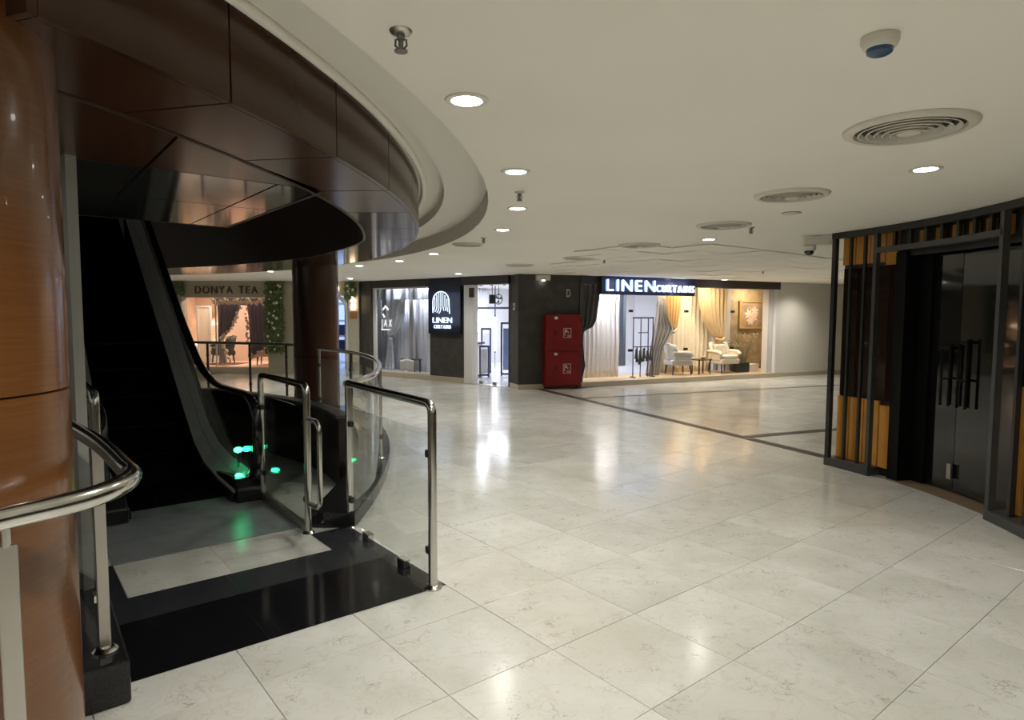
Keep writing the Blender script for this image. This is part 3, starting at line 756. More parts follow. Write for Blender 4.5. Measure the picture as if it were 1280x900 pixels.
# outer rail along the black granite
A = G(1.86, -.60, 0); B = G(2.0, -2.80, 0)
h = thing('entrance_handrail', 'steel rail with tall square-cornered glass panel at the outer edge of the granite', 'handrail', A)
link('tube_frame', MB().tube(rounded([A, A+Vector((0, 0, 1.10)), B+Vector((0, 0, 1.10))], .07), .027, 14), 'steel', h, smooth=60)
link('base_flange', post_base(MB(), A, .055), 'steel', h)
link('end_post', MB().obox((B.x, B.y, .545), DQ, .035, .05, 1.075), 'steel', h, smooth=0, bevel=.008)
link('base_flange', post_base(MB(), B, .05), 'steel', h)
pane(lerp(A, B, .035), lerp(A, B, .97), .05, .93, h)
for tt in (.03, .975):
    for z in (.22, .80): clamp((*lerp(A, B, tt), z), DQ, 'glass_clamp', h)
link('floor_clip', MB().obox((*lerp(A, B, .30), .03), DQ, .09, .05, .055), 'steel', h, smooth=0, bevel=.006)
link('floor_clip', MB().obox((*lerp(A, B, .74), .03), DQ, .09, .05, .055), 'steel', h, smooth=0, bevel=.006)
# curved railing round the well
cr = thing('curved_railing', 'curved steel and glass railing standing on the curved granite curb', 'railing', (-1.3, 6, .125))
rp = [(B.x-.02, B.y, 1.10), (-1.185, 5.2, 1.10), (-1.22, 5.74, 1.10), (-1.36, 6.55, 1.10), (-1.68, 7.66, 1.10), (-2.2, 8.72, 1.10), (-2.87, 9.50, 1.10)]
sp = smooth_path(rp, 6)
link('top_rail', MB().tube(sp, .025, 12), 'steel', cr, smooth=60)
gl_ = [p+Vector((-.01, 0, 0)) for p in sp]
def section(i0, i1):
    mb = ribbon(gl_[i0:i1+1], .010, .17, .97); return link('curved_glass_panel', mb, 'glass', cr, smooth=60)
section(1, 17); section(19, 35)
for k, zb in ((18, .125), (30, .125), (36, .0)):
    p = sp[k]; link('post', MB().tube([(p.x, p.y, zb), (p.x, p.y, 1.09)], .022, 12), 'steel' if k == 18 else 'gunmetal' if k == 30 else 'steel_brushed', cr, smooth=60)
    link('base_flange', post_base(MB(), (p.x, p.y, zb)), 'steel', cr)
    for z in (.36, .86): link('glass_clamp', MB().ball((p.x, p.y, z), .036, 8), 'gunmetal', cr)
# far railing towards the fabric shop
fr = thing('far_railing', 'dark steel railing in front of the fabric shop, behind the escalator', 'railing', (-5, 11.5, .14))
fp = smooth_path([(-3.75, 11.2, 1.08), (-4.72, 11.5, 1.09), (-5.6, 11.75, 1.09), (-6.6, 11.9, 1.09)], 5)
link('top_rail', MB().tube(fp, .025, 10), 'gunmetal', fr, smooth=60)
for x, y in ((-3.98, 11.26), (-4.72, 11.5), (-5.6, 11.75), (-6.5, 11.89)):
    link('post', MB().tube([(x, y, .14), (x, y, 1.08)], .022, 10), 'gunmetal', fr, smooth=60)
    for z in (.36, .86): link('glass_clamp', MB().ball((x, y, z), .034, 8), 'gunmetal', fr)
# corner handrail wrapping the near column
ch = thing('corner_handrail', 'thick polished steel handrail bending round the orange-brown column', 'handrail', (-1.3, 2.1, 0))
cp = smooth_path([(-1.50, 1.18, 1.10), (-1.37, 1.42, 1.10), (-1.285, 1.59, 1.10), (-1.22, 1.70, 1.10), (-1.185, 1.80, 1.10), (-1.185, 1.92, 1.10), (-1.225, 2.03, 1.10), (-1.30, 2.12, 1.10), (-1.52, 2.38, 1.10), (-1.73, 2.61, 1.10), (-2.06, 2.94, 1.10)], 5)
link('top_rail', MB().tube(cp, .031, 18), 'steel', ch, smooth=60)
link('flat_post', MB().obox((-1.283, 1.588, .515), (.8, .6), .046, .018, 1.03), 'steel_brushed', ch, smooth=0, bevel=.004)
link('post_pin', MB().tube([(-1.283, 1.588, 1.025), (-1.283, 1.588, 1.08)], .011, 10), 'steel', ch)
pz = (-1.72, 2.62)
link('flat_post', MB().obox((pz[0], pz[1], .63), (.8, .6), .045, .02, .88), 'steel_brushed', ch, smooth=0, bevel=.004)
link('base_flange', post_base(MB(), (pz[0], pz[1], .19), .05), 'steel', ch)
link('glass_panel', MB().prism([(pz[0]-.03, pz[1]+.03), (pz[0]-.34, pz[1]+.36), (pz[0]-.348, pz[1]+.352), (pz[0]-.038, pz[1]+.022)], .26, .98), 'glass', ch, smooth=0)
link('glass_clamp', MB().obox((pz[0]-.03, pz[1]+.02, .42), DQ, .06, .04, .03), 'steel', ch, smooth=0)
# left hoop of the escalator entrance
A = G(-.70, -2.52, .19); B = G(-.70, -4.3, .0)
h = thing('entrance_handrail', 'steel hoop rail on the left of the escalator entrance behind the corner rail', 'handrail', (A.x, A.y, 0))
zt = Vector((0, 0, 1))
link('tube_frame', MB().tube(rounded([A, Vector((A.x, A.y, 1.16)), Vector((B.x, B.y, 1.16)), B], .07), .026, 14), 'steel', h, smooth=60)
link('base_flange', post_base(MB(), A), 'steel', h)
pane(lerp(A, B, .05), lerp(A, B, .95), .25, .98, h)
#@@CEIL
# ================================================================ CEILING FIXTURES
def make_downlight(label, loc, group):
    t = thing('downlight', label, 'ceiling light', loc, group)
    z = loc[2]
    link('trim_ring', MB().lathe([(.062, z-.001), (.066, z-.007), (.088, z-.006), (.092, z-.001)], loc[:2], 28), 'white_plastic', t)
    link('lens', MB().lathe([(.060, z-.002), (.060, z-.0065), (.03, z-.009)], loc[:2], 24), 'lens', t)
    return t
def lamp(p):
    d = bpy.data.lights.new('downlight_lamp', 'SPOT'); d.energy = DOWNLIGHT_W; d.color = LAMP_COL; d.spot_size = math.radians(136); d.spot_blend = 1.0; d.shadow_soft_size = .08
    o = bpy.data.objects.new('downlight_lamp', d); o.location = (p[0], p[1], p[2]-.03); C.objects.link(o)
GD = 'round recessed downlights'
DL = [(-.19, 2.70, 'largest lit downlight, nearest beside the stepped cream cove'), (.02, 4.01, 'second lit downlight along the cream cove from the front'),
 (.04, 5.37, 'third lit downlight along the cove, just beyond a sprinkler'), (-.10, 6.71, 'fourth lit downlight along the cove, level with its widest bulge'),
 (2.47, 3.90, 'lit downlight standing alone between the largest air diffuser and the slatted storefront'), (2.27, 7.48, 'lit downlight just below the third round air diffuser from the front'),
 (1.75, 9.25, 'lit downlight below the fourth round air diffuser from the front'), (1.02, 10.99, 'lit downlight before the fifth air diffuser, above the red cabinet'),
 (4.45, 11.73, 'lit downlight in the panelled ceiling bay left of the security camera'), (5.19, 15.75, 'lit downlight above the painting end of the right shop window'),
 (6.45, 16.15, 'lit downlight past the right end of the dark shop header'), (7.7, 16.55, 'lit downlight close to the plain white far wall'),
 (3.80, 15.1, 'lit downlight directly above the blue lettering of the shop sign'), (-1.14, 9.36, 'lit downlight near the far edge of the cream cove, right of its pair'),
 (-1.86, 10.63, 'lit downlight under the far edge of the cream cove, middle of three'), (-2.78, 11.7, 'lit downlight just right of the dark walnut column'),
 (-1.16, 13.87, 'lit downlight in front of the arched logo sign'), (-6.18, 13.63, 'left one of two lit downlights before the fabric shop sign'),
 (-5.0, 13.32, 'right one of two lit downlights before the fabric shop sign'), (-3.99, 15.87, 'lit downlight before the blue arched doorway')]
src = None
for x, y, lab in DL:
    if src is None: src = make_downlight('round '+lab, (x, y, ZC), GD); o = src
    else:
        o = copy_tree(src); o.location = (x, y, ZC); o['label'] = 'round '+lab
    lamp((x, y, ZC))
for x, y in [(-.55, 1.2), (.9, .3), (-1.1, -.6), (2.6, 1.2), (2.6, -1.2), (.8, -2.4), (5.2, -2), (-2.4, -2.6), (-4.5, -1), (.8, -4.6), (6.2, 9.2), (7.4, 12.6), (-8.2, 13.6), (-10.5, 14.5)]:
    o = copy_tree(src); o.location = (x, y, ZC); o['label'] = 'round lit downlight of the ceiling outside the picture'; o['group'] = 'downlights outside the picture'
    lamp((x, y, ZC))
def make_vent(label, loc, s):
    t = thing('air_diffuser', label, 'air vent', loc, 'round ceiling air diffusers'); z = loc[2]
    link('backing_disc', MB().lathe([(.25*s, z-.001), (.25*s, z-.003)], loc[:2], 40), 'vent_dark', t)
    link('outer_flange', MB().lathe([(.225*s, z-.002), (.23*s, z-.020), (.255*s, z-.022), (.275*s, z-.012), (.28*s, z-.001)], loc[:2], 48), 'vent', t)
    for k in range(5):
        r = (.195-.034*k)*s
        mb = MB(); prof = [(r, -.004), (r+.012*s, -.022-.003*k), (r+.017*s, -.020-.003*k), (r+.006*s, -.004)]
        vs = []; fs = []
        for r_, dz_ in prof:
            for a in range(48): vs.append((loc[0]+r_*math.cos(2*PI*a/48), loc[1]+r_*math.sin(2*PI*a/48), z+dz_))
        for i in range(4):
            for a in range(48): fs.append((i*48+a, i*48+(a+1) % 48, ((i+1) % 4)*48+(a+1) % 48, ((i+1) % 4)*48+a))
        link('ring_blade', mb.add(vs, fs), 'vent', t)
    link('centre_disc', MB().lathe([(.02*s, z-.004), (.05*s, z-.030), (.012*s, z-.040)], loc[:2], 32), 'vent', t)
    return t
VT = [(1.85, 3.06, 1.0, 'largest round white air diffuser with dark ring gaps, nearest in the ceiling'), (2.03, 4.73, .93, 'second round air diffuser from the front, in a stained patch of ceiling'),
      (2.05, 6.30, .93, 'third round air diffuser from the front, left of a sprinkler'), (1.59, 8.10, .93, 'fourth round air diffuser from the front, above a downlight'),
      (1.04, 9.92, .93, 'fifth round air diffuser from the front'), (.13, 11.38, .93, 'sixth round air diffuser, above the shop doorway'),
      (-.56, 8.08, .70, 'small round air diffuser near the far end of the cream cove')]
v0 = None
for x, y, s, lab in VT:
    if v0 is None: v0 = make_vent(lab, (x, y, ZC), 1.0); o = v0
    else:
        o = copy_tree(v0); o.location = (x, y, ZC); o.scale = (s, s, 1); o['label'] = lab
def make_sprinkler(label, loc):
    t = thing('sprinkler', label, 'sprinkler', loc, 'ceiling sprinklers'); z = loc[2]
    link('escutcheon', MB().lathe([(.036, z-.001), (.032, z-.008), (.020, z-.014)], loc[:2], 24), 'steel_brushed', t)
    link('body', MB().lathe([(.013, z-.012), (.013, z-.028), (.008, z-.032), (.008, z-.055)], loc[:2], 14), 'chrome_dark', t)
    link('yoke', MB().tube([(loc[0]-.016, loc[1], z-.026), (loc[0]-.018, loc[1], z-.045), (loc[0]-.004, loc[1], z-.060)], .0035, 6).tube([(loc[0]+.016, loc[1], z-.026), (loc[0]+.018, loc[1], z-.045), (loc[0]+.004, loc[1], z-.060)], .0035, 6), 'chrome_dark', t)
    link('deflector', MB().lathe([(.004, z-.056), (.021, z-.060), (.021, z-.064)], loc[:2], 16), 'chrome_dark', t)
    return t
s0 = None
for x, y, lab in [(-.35, 2.06, 'nearest metal sprinkler with round escutcheon, above the largest downlight'), (.05, 4.67, 'metal sprinkler between second and third downlight along the cove'),
                  (2.38, 6.46, 'metal sprinkler at the right rim of the third air diffuser'), (-.33, 7.41, 'metal sprinkler beside the small air diffuser near the cove'), (1.45, 10.18, 'metal sprinkler right of the fifth air diffuser'),
                  (4.9, 12.6, 'metal sprinkler in the panelled ceiling bay beside a downlight')]:
    if s0 is None: s0 = make_sprinkler(lab, (x, y, ZC)); o = s0
    else: o = copy_tree(s0); o.location = (x, y, ZC); o['label'] = lab
t = thing('smoke_detector', 'white ceiling detector with dark blue base, in front of the largest air diffuser', 'detector', (1.16, 2.09, ZC))
link('housing', MB().lathe([(.055, ZC-.001), (.056, ZC-.018), (.048, ZC-.034), (.040, ZC-.038)], (1.16, 2.09), 32), 'white_plastic', t)
link('sensor_cap', MB().lathe([(.039, ZC-.037), (.037, ZC-.050), (.028, ZC-.056)], (1.16, 2.09), 28), 'blue_plastic', t)
t = thing('ceiling_plate', 'small flat round white plate between second air diffuser and security camera', 'detector', (2.39, 5.56, ZC))
link('plate', MB().lathe([(.075, ZC-.001), (.072, ZC-.010), (.05, ZC-.014)], (2.39, 5.56), 28), 'vent', t)
link('gasket', MB().lathe([(.079, ZC-.0005), (.079, ZC-.003)], (2.39, 5.56), 28), 'vent_dark', t)

# ================================================================ SLATTED STOREFRONT ON THE RIGHT
CS = (-.30, 5.20); RF = 4.12
def sp_(a, r=RF): return pol(CS, r, a)
T_END, T_D0, T_D1, T_BACK = 24.4, 17.3, -2.8, -24.0
ST = 2.45
sf = thing('slatted_screen', 'curved black slatted storefront screen with amber panels', 'storefront', (*sp_(8), 0))
def radial(a): t_ = math.radians(a); return (math.cos(t_), math.sin(t_))
def vbar(a, r, wd, dp, z0, z1, name, m='black_metal', bev=0): return link(name, MB().obox((*sp_(a, r), (z0+z1)/2), radial(a), dp, wd, z1-z0), m, sf, smooth=0, bevel=bev)
# floor plinths and top rail
link('plinth', MB().arc(CS, 4.08, 4.30, T_D0-.25, T_END+.25, 0.002, .085, 8), 'grey_metal', sf, smooth=30)
link('plinth', MB().arc(CS, 4.08, 4.30, T_BACK, T_D1+.35, 0.002, .085, 16), 'grey_metal', sf, smooth=30)
link('top_rail', MB().arc(CS, 4.085, 4.145, T_BACK, T_END+.3, 2.435, 2.497, 40), 'black_metal', sf, smooth=30)
link('transom', MB().arc(CS, 4.075, 4.145, T_D1, T_D0, 2.245, 2.295, 20), 'grey_metal', sf, smooth=30)
vbar(T_END, RF, .045, .05, .085, 2.435, 'end_post')
vbar(T_D0, RF-.01, .04, .05, .0, 2.435, 'door_post', 'grey_metal')
vbar(T_D1, RF-.01, .042, .055, .0, 2.435, 'door_post', 'grey_metal')
for a in (22.05, 19.7): vbar(a, RF+.03, .026, .03, .085, 2.435, 'slat')
k = 1
a = T_D0-2.5
while a > T_D1+1.5: vbar(a, RF+.02, .032, .035, 2.295, 2.435, 'short_slat'); a -= 2.51
a = T_D1-2.45
while a > T_BACK: vbar(a, RF+.03, .032, .04, .085, 2.435, 'slat'); a -= 2.45
# rear skin: black backing added to stop light, amber panels top and bottom, dark glazing between
RB = 4.215
link('light_stop_back', MB().arc(CS, RB+.03, RB+.10, T_D0-3.4, T_END-.3, 0.002, 2.499, 8), 'black_metal', sf, smooth=30)
link('light_stop_back', MB().arc(CS, RB+.03, RB+.10, T_BACK, T_D1-.3, 0.002, 2.499, 20), 'black_metal', sf, smooth=30)
link('light_stop_back', MB().arc(CS, RB+.22, RB+.30, T_D1-.5, T_D0-2.3, 0.002, 2.499, 20), 'black_metal', sf, smooth=30)
link('over_door_board', MB().arc(CS, RB+.02, RB+.06, T_D1-.3, T_D0-2.3, 2.20, 2.498, 20), 'black_metal', sf, smooth=30)
bays = [(T_END-.3, 22.15), (22.0, 19.8), (19.65, 17.3), (17.1, 15.35)]
for k, (a1, a0) in enumerate(bays):
    zt_ = 2.16 if k < 3 else 2.13
    link('amber_panel', MB().arc(CS, RB, RB+.025, a0, a1, zt_, 2.47 if k < 3 else 2.46, 2), 'gold', sf, smooth=0)
    link('amber_panel', MB().arc(CS, RB, RB+.025, a0, a1, .09, .76 if k < 3 else .72, 2), 'gold', sf, smooth=0)
link('dark_glazing', MB().arc(CS, RB+.004, RB+.022, 15.3, T_END-.5, .765, 2.12, 8), 'brown_glass', sf, smooth=30)
a = T_D1-.55; k = 0
while a-1.9 > T_BACK:
    link('amber_panel', MB().arc(CS, RB, RB+.025, a-1.75, a, 1.92, 2.47, 2), 'gold', sf, smooth=0)
    link('amber_panel', MB().arc(CS, RB, RB+.025, a-1.75, a, .09, 1.08, 2), 'gold', sf, smooth=0)
    a -= 2.45; k += 1
link('dark_glazing', MB().arc(CS, RB+.004, RB+.022, T_BACK, T_D1-.5, 1.085, 1.915, 12), 'brown_glass', sf, smooth=30)
for k in range(2, 8):
    a = T_D0-2.51*k-.55
    link('amber_panel', MB().arc(CS, RB-.02, RB+.015, a-1.1, a, 2.27, 2.42, 2), 'gold', sf, smooth=0)
# the pair of black glass doors
d3 = struct('door_3')
RD = 4.40
link('door_jamb', MB().arc(CS, RB-.02, RB+.20, 13.6, 15.25, 0.002, 2.24, 3), 'pull_black', d3, smooth=30)
link('door_jamb', MB().arc(CS, RD-.04, RD+.06, 11.75, 13.5, 0.002, 2.20, 3), 'pull_black', d3, smooth=30)
link('threshold', MB().arc(CS, 4.16, RD+.08, T_D1+.3, T_D0-2.2, .0005, .006, 12), 'threshold_wood', d3, smooth=30)
def leaf(a0, a1, dr=0):
    p0, p1 = sp_(a0, RD+dr), sp_(a1, RD+dr); d = dirv(p0, p1); n = Vector((-d.y, d.x))*.012
    lf = link('door_leaf', MB().prism([(p0[0]-n.x, p0[1]-n.y), (p1[0]-n.x, p1[1]-n.y), (p1[0]+n.x, p1[1]+n.y), (p0[0]+n.x, p0[1]+n.y)], .02, 2.20), 'black_glass', d3, smooth=0)
    return lf, p0, p1, d, n*3
lf, p0, p1, d, n = leaf(7.7, 11.6)
if n.x > 0: n = -n
lf2, q0, q1, d2_, n2 = leaf(-3.2, 7.6)
if n2.x > 0: n2 = -n2
def pull(lf, a, b, z0, z1, n, name='door_pull'):
    A_ = Vector((a[0]+n.x*1.8, a[1]+n.y*1.8, 0)); B_ = Vector((b[0]+n.x*1.8, b[1]+n.y*1.8, 0))
    link(name, MB().tube([A_+Vector((0, 0, z0)), A_+Vector((0, 0, z1))], .012, 8).tube([B_+Vector((0, 0, z0)), B_+Vector((0, 0, z1))], .012, 8).tube([A_+Vector((0, 0, z1-.03)), B_+Vector((0, 0, z1-.03))], .014, 8).tube([A_+Vector((0, 0, z0+.25)), B_+Vector((0, 0, z0+.25))], .012, 8), 'pull_black', lf)
pull(lf, lerp(p0, p1, .12), lerp(p0, p1, .42), .80, 1.36, n)
pull(lf2, lerp(q0, q1, .80), lerp(q0, q1, .92), .80, 1.42, n2)
lk = lerp(p0, p1, .02)
link('floor_lock', MB().obox((lk[0]+n.x*1.2, lk[1]+n.y*1.2, .20), d, .05, .03, .14), 'steel_brushed', lf, smooth=0, bevel=.006)
# security camera on its bracket
e = sp_(T_END-.2, 4.2)
t = thing('security_camera', 'white dome security camera on a bracket at the storefront corner', 'camera', (e[0]-.2, e[1]+.2, 2.4))
bx = Vector((-.93, .37)); c_ = Vector((e[0], e[1]+.12))
link('bracket', MB().obox((*(c_+bx*.16), 2.435), bx, .34, .10, .085), 'white_plastic', t, smooth=0, bevel=.01)
hx = c_+bx*.27
link('housing', MB().lathe([(.062, 2.392), (.070, 2.385), (.070, 2.355), (.060, 2.335)], tuple(hx), 24), 'white_plastic', t)
link('lens_dome', MB().ball((hx.x, hx.y, 2.335), .052, 16), 'black_glass', t)
#@@SHOP
# ================================================================ SHOP SIGNS AND FITTINGS
def on_slab(p0, p1, *a): return slab(p0, p1, *a)
# lettered fascia sign over the right window
b0 = on(R0, R1, 0, -.05, 0)
t = thing('shop_sign', 'long navy shop sign reading LINEN CURTAINS in blue-white lit letters', 'sign', on(R0, R1, 1.8, -.1, 2.1))
link('sign_board', slab(R0, R1, .46, 3.14, -.17, -.055, 2.085, 2.495), 'navy', t, smooth=0)
sb = on(R0, R1, 0, -.17, 0); dR = dirv(R0, R1)
letters('LINEN', .56, 1.90, 2.165, 2.435, sb, dR, 'sign_blue', t, push=.03, extrude=.03, outline=.016, m2='sign_white', gap=.22)
letters('CURTAINS', 1.96, 3.08, 2.165, 2.335, sb, dR, 'sign_white', t, push=.03, extrude=.03, gap=.30)
area('sign_glow', on(R0, R1, 1.8, -.32, 2.3), 2.4, 3, (.45, .55, 1), (PI/2, 0, math.atan2(dR.y, dR.x)), .25)
# square logo sign on the pier
dL = dirv(L0, L1)
t = thing('logo_sign', 'square navy sign with lit arch emblem above the words LINEN CURTAINS', 'sign', on(L0, L1, 3.0, -.1, 1.2))
link('sign_board', slab(L0, L1, 2.50, 3.53, -.11, -.025, 1.16, 2.44), 'navy', t, smooth=0)
lb = on(L0, L1, 0, -.11, 0)
letters('LINEN', 2.66, 3.28, 1.42, 1.56, lb, dL, 'sign_white', t, push=.012, extrude=.012, gap=.12)
letters('CURTAINS', 2.70, 3.24, 1.285, 1.375, lb, dL, 'sign_white', t, push=.012, extrude=.012, gap=.26)
def sg(s, z): return on(L0, L1, s, -.135, z)
def stroke(pts, r=.016): return link('emblem_stroke', MB().tube([sg(*p) for p in pts], r, 6), 'sign_white', t, smooth=60)
arch = [(2.68, 1.66), (2.68, 1.90)]+[(2.94-.26*math.cos(a), 1.93+.24*math.sin(a)) for a in [PI*k/12 for k in range(0, 13)]]+[(3.20, 1.86), (3.22, 1.64)]
stroke(arch, .014)
for k, (s, zt_, zb) in enumerate(((2.745, 2.03, 1.74), (2.81, 2.10, 1.72), (2.875, 2.14, 1.70), (2.94, 2.15, 1.68), (3.005, 2.13, 1.74), (3.07, 2.08, 1.74), (3.135, 2.00, 1.72))):
    stroke([(s, zt_), (s, zb+.08), (s-.03 if k < 4 else s+.02, zb), (s-.07 if k < 4 else s+.03, zb-.03)], .0095)
area('logo_glow', on(L0, L1, 2.97, -.30, 1.75), .9, 1.2, (.6, .72, 1), (PI/2, 0, math.atan2(dL.y, dL.x)), .8)
# white transfer on the left window
t = thing('window_lettering', 'small white chevron and letters JAX stuck on the left shop window', 'lettering', on(L0, L1, .9, .02, 1.2))
wb = on(L0, L1, 0, .03, 0)
letters('JAX', .67, 1.07, 1.30, 1.50, wb, dL, 'sticker_glow', t, push=.004, extrude=.003, gap=.35)
link('underline', slab(L0, L1, .67, 1.02, .02, .026, 1.21, 1.235), 'sticker_glow', t, smooth=0)
link('chevron', MB().tube([on(L0, L1, .74, .02, 1.74), on(L0, L1, .84, .02, 1.84), on(L0, L1, .94, .02, 1.74)], .022, 6), 'sticker_glow', t, smooth=0)
link('tick', MB().tube([on(L0, L1, .74, .02, 1.63), on(L0, L1, .80, .02, 1.54)], .020, 6), 'sticker_glow', t, smooth=0)
# wall plate and letter on the dark corner
t = thing('wall_switch', 'small grey wall plate on the dark pier right of the glass door', 'switch', on(L0, L1, 4.92, -.02, 1.7))
kd = dirv(ka[:2], K0); kp = lerp(ka, K0, .52); kn = Vector((kd.y, -kd.x))
link('plate', MB().obox((kp[0]+kn.x*.012, kp[1]+kn.y*.012, 1.80), kd, .10, .02, .15), 'vent', t, smooth=0, bevel=.004)
link('button', MB().obox((kp[0]+kn.x*.026, kp[1]+kn.y*.026, 1.80), kd, .045, .01, .07), 'grey_metal', t, smooth=0)
KR = (1.53, 14.335); dK = dirv(K0, KR); nK = Vector((dK.y, -dK.x))
t = thing('wall_letter', 'single pale letter D on the dark wall above the red cabinet', 'lettering', (K0[0]+1.2, K0[1]+.4, 2.1))
letters('D', 1.13, 1.22, 2.02, 2.20, (K0[0], K0[1], 0), dK, 'sticker', t, push=.006, extrude=.005)
t = thing('exit_light_box', 'small pale box light at the top of the dark corner wall', 'light', (K0[0]+.35, K0[1]+.1, 2.4))
cx_ = Vector((K0[0], K0[1]))+dK*.55
link('housing', MB().obox((cx_.x+nK.x*.05, cx_.y+nK.y*.05, 2.425), dK, .32, .09, .11), 'white_plastic', t, smooth=0, bevel=.008)
link('lamp', MB().obox((cx_.x+nK.x*.07, cx_.y+nK.y*.07, 2.362), dK, .05, .05, .012), 'lens', t, smooth=0)
# red fire cabinet
t = thing('fire_cabinet', 'tall red steel cabinet with two doors on the dark corner wall', 'cabinet', (K0[0]+.9, K0[1]+.3, .06))
f0 = Vector((K0[0], K0[1]))+nK*.02
def rc(s0, s1, o0, o1, z0, z1): # local slab on the corner face
    a = f0+dK*s0+nK*o0; b = f0+dK*s1+nK*o0; c = f0+dK*s1+nK*o1; d = f0+dK*s0+nK*o1
    return MB().prism([tuple(a), tuple(b), tuple(c), tuple(d)], z0, z1)
SA, SB = .56, 1.40
link('body', rc(SA, SB, 0, .20, .07, 1.63), 'red', t, smooth=0, bevel=.01)
link('plinth', rc(SA+.03, SB-.03, 0, .17, .012, .07), 'red_dark', t, smooth=0)
for z0, z1 in ((.09, .835), (.85, 1.615)):
    dr = link('door', rc(SA+.01, SB-.01, .202, .222, z0, z1), 'red', t, smooth=0, bevel=.008)
    p = f0+dK*(SA+.22)+nK*.224
    link('round_knob', MB().ball((p.x+nK.x*.015, p.y+nK.y*.015, z1-.06), .042, 12, (1, 1, .8)), 'white_plastic', dr)
    link('latch', rc(SA+.19, SA+.25, .222, .236, z1-.42, z1-.33), 'red_dark', dr, smooth=0)
    st = link('pictogram', rc(SA+.40, SA+.585, .222, .225, z1-.49, z1-.28), 'sticker', dr, smooth=0)
    link('pictogram_field', rc(SA+.413, SA+.572, .2251, .2265, z1-.478, z1-.292), 'red', st, smooth=0)
    for (sa, sb_, za, zb_) in ((.43, .49, -.37, -.31), (.425, .445, -.44, -.37), (.49, .56, -.46, -.44), (.50, .52, -.40, -.35)):
        link('pictogram_mark', rc(SA+sa, SA+sb_, .2266, .228, z1+za, z1+zb_), 'sticker', st, smooth=0)
    for zz in (z0+.10, z1-.10): link('hinge', rc(SB-.03, SB-.005, .222, .236, zz-.04, zz+.04), 'red_dark', dr, smooth=0)

# ================================================================ FABRICS AND FURNITURE IN THE WINDOWS
def curtain(label, p0, p1, off, z0, z1, left, right, folds, amp, m, cat='curtain', group=None, nz=14, name='curtain', offz=None):
    def fn(u, v):
        z = z0+(z1-z0)*v; a = left(z); b = right(z); s = a+(b-a)*u
        k = (b-a)/max(.01, right(z1)-left(z1))
        o = off+amp*math.sin(2*PI*folds*u+.6*math.sin(5*z))*(.55+.45*min(1, k))+(offz(z) if offz else 0)
        return on(p0, p1, s, o, z)
    c = on(p0, p1, (left(z0)+right(z0))/2, off, z0)
    return tag(link(name, MB().grid(fn, folds*7, nz), m, loc=c, smooth=80, solid=.008), label, cat, group)
def pw(*t):  # piecewise-linear in z
    def f(z):
        if z <= t[0][0]: return t[0][1]
        for (a, x), (b, y) in zip(t, t[1:]):
            if z <= b: return x+(y-x)*(z-a)/(b-a)
        return t[-1][1]
    return f
curtain('plain white sheer curtain in the right shop window, beside the charcoal drape', R0, R1, .62, .13, 2.49, pw((0, .42)), pw((0, 1.50)), 9, .028, 'sheer')
curtain('charcoal drape caught back at the dark left jamb of the right shop window', R0, R1, .13, .14, 2.42,
        pw((0, .08)), pw((.14, .15), (.50, .25), (.56, .22), (1.0, .16), (1.26, .18), (1.33, .42), (1.5, .53), (2.0, .60), (2.4, .62)), 4, .022, 'charcoal_fabric', nz=34)
curtain('heavy grey satin drape swept left, beside the orange-gold swag', R0, R1, .50, .13, 2.49,
        pw((.13, 2.24), (1.2, 2.42), (1.6, 2.52), (2.4, 2.56)), pw((.13, 2.64), (.8, 2.72), (1.22, 3.04), (1.28, 3.06), (1.6, 2.86), (2.4, 2.72)), 5, .035, 'grey_fabric', nz=24)
curtain('orange-gold gathered drape hanging above the light grey armchair', R0, R1, .70, 1.24, 2.49,
        pw((1.24, 3.06), (1.35, 3.0), (1.7, 2.90), (2.4, 2.80)), pw((1.24, 3.28), (1.35, 3.36), (1.7, 3.44), (2.4, 3.50)), 6, .030, 'gold_fabric', nz=14)
curtain('wide cream sheer curtain behind the light grey armchair', R0, R1, .98, .13, 2.49, pw((0, 2.95)), pw((0, 4.75)), 13, .028, 'sheer_warm')
curtain('tan-gold drape tied back above the cream armchair', R0, R1, .78, .98, 2.49,
        pw((.98, 4.72), (1.1, 4.55), (1.5, 4.28), (2.0, 4.10), (2.8, 4.0)), pw((.98, 5.02), (1.1, 5.06), (1.5, 5.08), (2.8, 5.10)), 7, .032, 'tan_fabric', nz=16)
tag(link('tie_back', MB().tube([on(R0, R1, 3.02, .62, 1.24), on(R0, R1, 3.16, .58, 1.20), on(R0, R1, 3.30, .66, 1.26)], .035, 8), 'grey_fabric', loc=on(R0, R1, 3.16, .62, 1.2)), 'grey tie-back knot under the orange-gold drape', 'tie-back')
tag(link('tie_back', MB().tube([on(R0, R1, 4.68, .76, 1.0), on(R0, R1, 4.87, .70, .96), on(R0, R1, 5.04, .78, 1.02)], .04, 8), 'gold_fabric', loc=on(R0, R1, 4.87, .74, .95)), 'gold tie-back band behind the top of the cream armchair', 'tie-back')
tag(link('hanging_cloth', MB().grid(lambda u, v: on(R0, R1, 1.74+.2*u, .95+.02*math.sin(9*u), .35+2.4*v), 6, 2), 'blue_panel', loc=on(R0, R1, 1.8, .95, .35), solid=.01), 'narrow pale blue hanging fabric beside the accessory stand', 'fabric')

